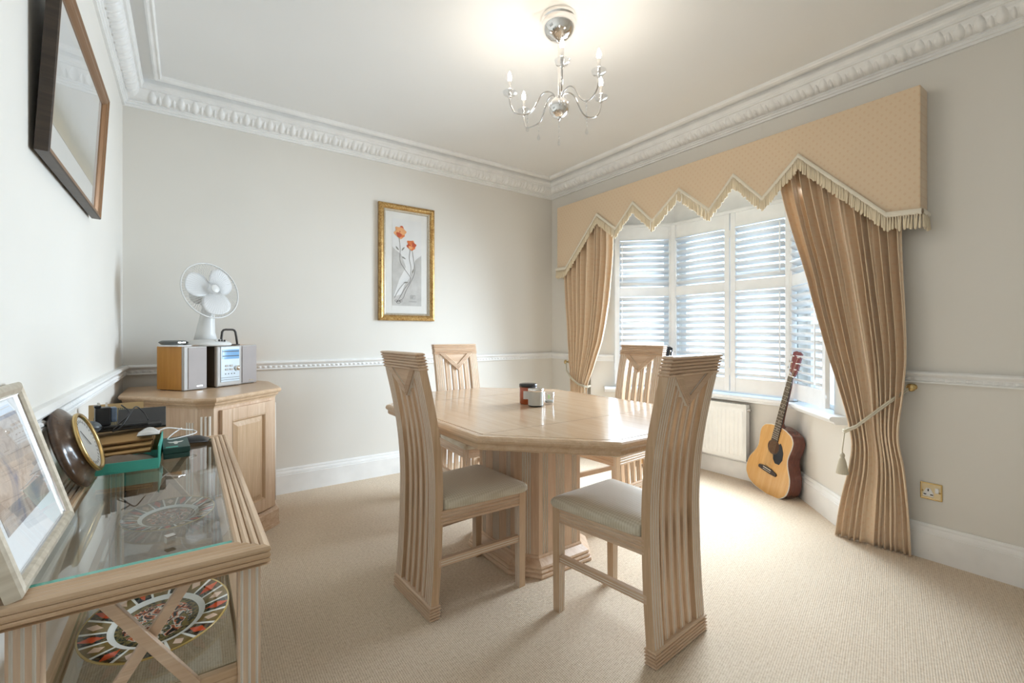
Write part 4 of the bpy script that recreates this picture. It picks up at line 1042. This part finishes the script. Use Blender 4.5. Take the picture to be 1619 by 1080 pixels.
a = t.mix(red, blk, (.62, .085, .025)); b = t.mix(dia, gold, (.72, .50, .36))
rim = t.mix(par, a, b); rim = t.mix(white, rim, (.80, .77, .70))
n2 = t.noise(t.obj(), 32, 2, .5, 1.5); cen = t.ramp(n2, [(.40, (.015, .012, .015)), (.46, (.60, .13, .03)), (.50, (.78, .68, .56)), (.55, (.015, .012, .02)), (.60, (.22, .15, .05))])
cen = t.mix(t.math('GREATER_THAN', rr, .46), cen, t.ramp(n, [(.4, (.03, .025, .02)), (.6, (.24, .17, .06))]))
ring_ = t.math('LESS_THAN', t.math('ABSOLUTE', t.math('SUBTRACT', rr, .60)), .045)
c = t.mix(t.math('GREATER_THAN', rr, .60), cen, rim); c = t.mix(ring_, c, (.78, .76, .71)); c = t.mix(t.math('GREATER_THAN', rr, .975), c, (.55, .38, .12))
t.fin(c, .12, spec=.6)
for lab, y in (('orange, gold and black patterned oval plate at the near end of the glass shelf', 1.325), ('orange, gold and black patterned oval plate at the far end of the glass shelf', 2.06)):
    r = thing('patterned_plate', lab, 'plate', (-.055, y, sz - .0035), 0, 'patterned plates on the console shelf')
    q = [(.0001, .006), (.55, .006), (.60, .008), (.66, .012), (1.0, .022), (1.0, .019), (.66, .006), (.58, .001), (.45, .001), (.44, .0), (.40, .0), (.38, .002), (.0001, .002)]
    MB().lathe([(a_ * 1.0, b_) for a_, b_ in q], 48, 0, None, True, sx=PA, sy=PB).build('dish', 'imari', r)
wood('clock_wood', 2, (.075, .040, .022), (.05, .026, .014), (.11, .062, .035), rough=.22, coat=.5)
plain('clock_face', (.66, .65, .62), .4)
r = thing('round_barometer', 'round dark wooden barometer with a brass bezel leaning against the wall', 'barometer')
nb = Vector((.95, -.04, .32)).normalized(); xb = Vector((0, 0, 1)).cross(nb).normalized(); yb = nb.cross(xb)
Mb = Matrix((xb, yb, nb)).transposed().to_4x4(); Mb.translation = Vector((-.262, 1.745, .834)); r.matrix_world = Mb
MB().lathe([(.0001, -.012), (.106, -.012), (.116, -.006), (.118, .0), (.114, .006), (.104, .012), (.095, .016), (.087, .022), (.082, .028), (.080, .032)], 48).build('case', 'clock_wood', r)
MB().lathe([(.081, .029), (.086, .032), (.087, .037), (.083, .042), (.077, .040), (.075, .035)], 48).build('bezel', 'brass', r)
MB().lathe([(.0001, .034), (.077, .034)], 40).build('dial', 'clock_face', r)
m = MB()
for k in range(30):
    a = 2 * math.pi * k / 30; m.box(.058, .066, -.0008, .0008, .0342, .0348, 0, Matrix.Rotation(a, 4, 'Z'))
m.build('dial_marks', 'ink', r)
MB().box(-.0012, .0012, -.012, .050, .0362, .0370, 0, Matrix.Rotation(R(40), 4, 'Z')).build('pointer', 'ink', r)
MB().lathe([(.0001, .047), (.03, .046), (.055, .043), (.076, .038)], 40).build('glass', 'frame_glass', r)

plain('turquoise_card', (.08, .52, .43), .5); plain('kraft', (.50, .30, .12), .75); plain('kraft_dark', (.24, .13, .05), .8); plain('dark_green', (.015, .065, .055), .45)
plain('grey_case', (.10, .115, .12), .4); plain('black_plastic', (.014, .014, .015), .35); plain('slate_plastic', (.055, .053, .052), .4); plain('white_plastic', (.78, .77, .75), .35); plain('taupe_cloth', (.24, .19, .15), .9); plain('charger_blue', (.13, .17, .23), .35)
ZB = cz + .0012
r = thing('card_tray', 'turquoise card tray full of odds and ends on the console', 'tray', (-.170, 1.845, ZB))
MB().box(-.115, .095, 0, .285, 0, .003).build('base', 'turquoise_card', r)
MB().box(-.115, .095, 0, .003, .003, .033).build('front_wall', 'turquoise_card', r, bevel=.001)
MB().box(-.115, .095, .282, .285, .003, .065).build('back_wall', 'kraft', r)
for x in (-.115, .092): MB().box(x, x + .003, .003, .282, .003, .070 if x > 0 else .05).build('side_wall', 'turquoise_card', r)
r = thing('cloth_bundle', 'taupe cloth bundle in the front of the turquoise tray', 'cloth', (-.170, 1.905, ZB + .003))
MB().grid(lambda u, v: (-.105 + .19 * u, -.05 + .11 * v, .004 + .034 * (math.sin(math.pi * u) ** .4) * (math.sin(math.pi * v) ** .5) * (1 + .18 * math.sin(17 * u) * math.cos(9 * v))), 30, 16).build('folds', 'taupe_cloth', r)
for i, (y0, z0, tilt, mat, lab) in enumerate(((1.965, .044, 8, 'kraft', 'lowest tan card folder in the tray, with a dark slit'), (1.985, .058, 7, 'kraft', 'middle tan card folder in the tray'), (2.005, .072, 6, 'kraft', 'uppermost tan card folder under the black holder'))):
    r = thing('card_folder', lab, 'folder', (-.175, y0, ZB + z0), 0, 'card folders in the tray'); r.rotation_euler = (R(tilt), R(-2), R(-3 + 2 * i))
    MB().box(-.095, .078, -.045, .10, 0, .004).build('back_leaf', 'kraft_dark', r); MB().box(-.094, .077, -.048, .098, .0055, .009).build('front_leaf', mat, r, bevel=.001)
    MB().box(-.09, .03, -.0485, -.0478, .003, .0062).build('slit', 'kraft_dark', r)
r = thing('foil_packet', 'crumpled white foil packet at the edge of the tray', 'packet', (-.108, 1.975, ZB + .088))
MB().grid(lambda u, v: (-.030 + .06 * u, -.03 + .075 * v, .004 + .013 * math.sin(math.pi * u) * (1 + .5 * math.sin(9 * v + 3 * u)) * math.sin(math.pi * v) ** .5), 12, 14, smooth=False).build('wrapper', 'white_plastic', r)
MB().box(-.028, .028, -.028, .04, .001, .003).build('card', 'grey_case', r)
r = thing('black_holder', 'long black plastic holder lying across the card folders', 'holder', (-.175, 2.065, ZB + .100), R(6))
MB().box(-.100, .098, -.030, .030, 0, .014).build('bar', 'black_plastic', r, bevel=.004); MB().box(-.06, .06, -.034, -.026, .010, .020).build('lip', 'black_plastic', r, bevel=.003)
r = thing('document_wallet', 'dark slate plastic wallet tilted up behind the charger', 'wallet', (-.135, 2.15, ZB + .108)); r.rotation_euler = (R(52), 0, R(2))
MB().box(-.070, .068, -.025, .055, 0, .005).build('cover', 'slate_plastic', r, bevel=.002); MB().box(-.066, .064, -.022, .052, -.006, -.001).build('back_cover', 'black_plastic', r); MB().box(-.070, .068, -.028, -.025, -.006, .005).build('spine', 'black_plastic', r)
r = thing('plug_charger', 'black plug charger standing with its pins up on the pile', 'charger', (-.232, 2.085, ZB + .1155), R(12))
MB().box(-.026, .014, -.018, .018, 0, .062).build('body', 'black_plastic', r, bevel=.003); MB().box(.0145, .030, -.016, .016, .010, .060).build('side_block', 'charger_blue', r, bevel=.003)
for x, y in ((-.016, -.008), (-.016, .008), (.004, 0)): MB().box(x - .003, x + .003, y - .002, y + .002, .0625, .078).build('pin', 'tin_silver', r)
MB().box(-.028, -.010, -.012, .012, .0625, .070).build('cap', 'black_plastic', r, bevel=.002)
r = thing('grey_case', 'rounded dark grey spectacle case beside the barometer', 'case', (-.262, 2.00, ZB + .102), R(75))
MB().sphere((0, 0, .022), .032, 20, 12, 0, .68).build('shell', 'grey_case', r); MB().lathe([(.0322, .020), (.0330, .022), (.0322, .024)], 24).build('seam', 'black_plastic', r)
t = NT('fern_print'); s3 = t.sep(t.obj()); w = t.node('ShaderNodeTexWave'); w.inputs['Scale'].default_value = 60; w.inputs['Distortion'].default_value = 3; t.l.new(t.obj(), w.inputs[0])
e_ = t.math('ADD', t.math('POWER', t.math('DIVIDE', s3[0], .065), 2.0), t.math('POWER', t.math('DIVIDE', t.math('SUBTRACT', s3[2], .055), .038), 2.0))
t.fin(t.mix(t.math('LESS_THAN', e_, 1.0), (.50, .33, .15), t.ramp(w.outputs['Fac'], [(.3, (.10, .085, .05)), (.7, (.36, .30, .18))])), .6)
r = thing('small_book', 'tan book with a fern patterned cover propped behind the charger', 'book', (-.215, 2.235, ZB + .060), R(6)); r.rotation_euler = (R(-12), 0, R(6))
MB().box(-.078, .078, -.004, -.001, 0, .110).build('front_cover', 'fern_print', r); MB().box(-.078, .078, .012, .015, 0, .110).build('back_cover', 'kraft', r); MB().box(-.075, .075, -.001, .012, .002, .108).build('pages', 'mat_cream', r)
r = thing('storage_box', 'low black box under the fern patterned book', 'box', (-.20, 2.205, ZB), 0)
MB().box(-.075, .075, -.055, .055, 0, .045).build('body', 'black_plastic', r, bevel=.003); MB().box(-.077, .077, -.057, .057, .0455, .0595).build('lid', 'slate_plastic', r, bevel=.003)
r = thing('green_box', 'small dark green gift box with a pale winged emblem', 'box', (-.036, 2.055, ZB), R(3))
MB().box(-.037, .037, -.10, .10, 0, .017).build('base', 'dark_green', r, bevel=.002); lid = MB().box(-.038, .038, -.101, .101, .0175, .037).build('lid', 'dark_green', r, bevel=.002)
m = MB(); E_ = [(-.024, .010), (-.008, .004), (-.003, .010), (.003, .010), (.008, .004), (.024, .010), (.018, -.003), (.006, -.008), (.004, -.022), (-.004, -.022), (-.006, -.008), (-.018, -.003)]
m.prism([(x, y * 1.6) for x, y in E_], .0371, .0376); m.build('emblem', 'label_pale', lid)
MB().box(-.030, .004, -.090, -.075, .0371, .0376).build('label_strip', 'turquoise_card', lid)
r = thing('black_pouch', 'soft black pouch lying flat beside the corner cabinet', 'pouch', (-.005, 2.225, ZB), R(-6))
MB().grid(lambda u, v: (-.075 + .15 * u, -.045 + .09 * v, .002 + .022 * (math.sin(math.pi * u) * math.sin(math.pi * v)) ** .5 * (1 + .1 * math.sin(14 * u + 5 * v))), 20, 12).build('fabric', 'black_plastic', r)
MB().tube([(-.07, -.042, .004), (0, -.046, .006), (.07, -.042, .004)], .002, 6).build('zip', 'slate_plastic', r)
def cable(label, pts, rad, mat):
    tx, ty, tz = ([(i, p[k]) for i, p in enumerate(pts)] for k in range(3)); n = 8 * (len(pts) - 1)
    tag(MB().tube([(cat(tx, i / 8), cat(ty, i / 8), cat(tz, i / 8)) for i in range(n + 1)], rad, 7).build('cable', mat), label, 'cable')
cable('thin white cable looped over the black pouch', [(-.085, 2.06, .805), (-.06, 2.13, .800), (-.01, 2.19, .778), (.02, 2.22, .766), (.025, 2.17, .764), (-.02, 2.12, .762), (-.06, 2.10, .762), (-.045, 2.14, .775), (-.02, 2.20, .782)], .0022, 'white_plastic')
cable('thin black cable looped around the black holder', [(-.19, 2.10, .90), (-.165, 2.06, .875), (-.19, 2.03, .845), (-.205, 2.015, .825), (-.185, 2.02, .835), (-.165, 2.05, .87), (-.150, 2.09, .892), (-.13, 2.10, .87), (-.115, 2.07, .845)], .0022, 'black_plastic')
r = thing('glass_cube', 'tiny clear cube on the near end of the glass top', 'ornament', (-.030, 1.185, cz - .0033), R(20)); MB().box(-.008, .008, -.008, .008, 0, .014).build('block', 'crystal', r, bevel=.001); MB().box(-.0082, .0082, -.0082, .0082, .0141, .0155).build('cap', 'chrome_dark', r)
cable('thin dark cable hanging from the underside of the dining table', [(1.12, 1.80, .703), (1.13, 1.81, .68), (1.11, 1.83, .655), (1.13, 1.85, .64), (1.16, 1.86, .66), (1.17, 1.86, .702)], .0025, 'dark_plastic')
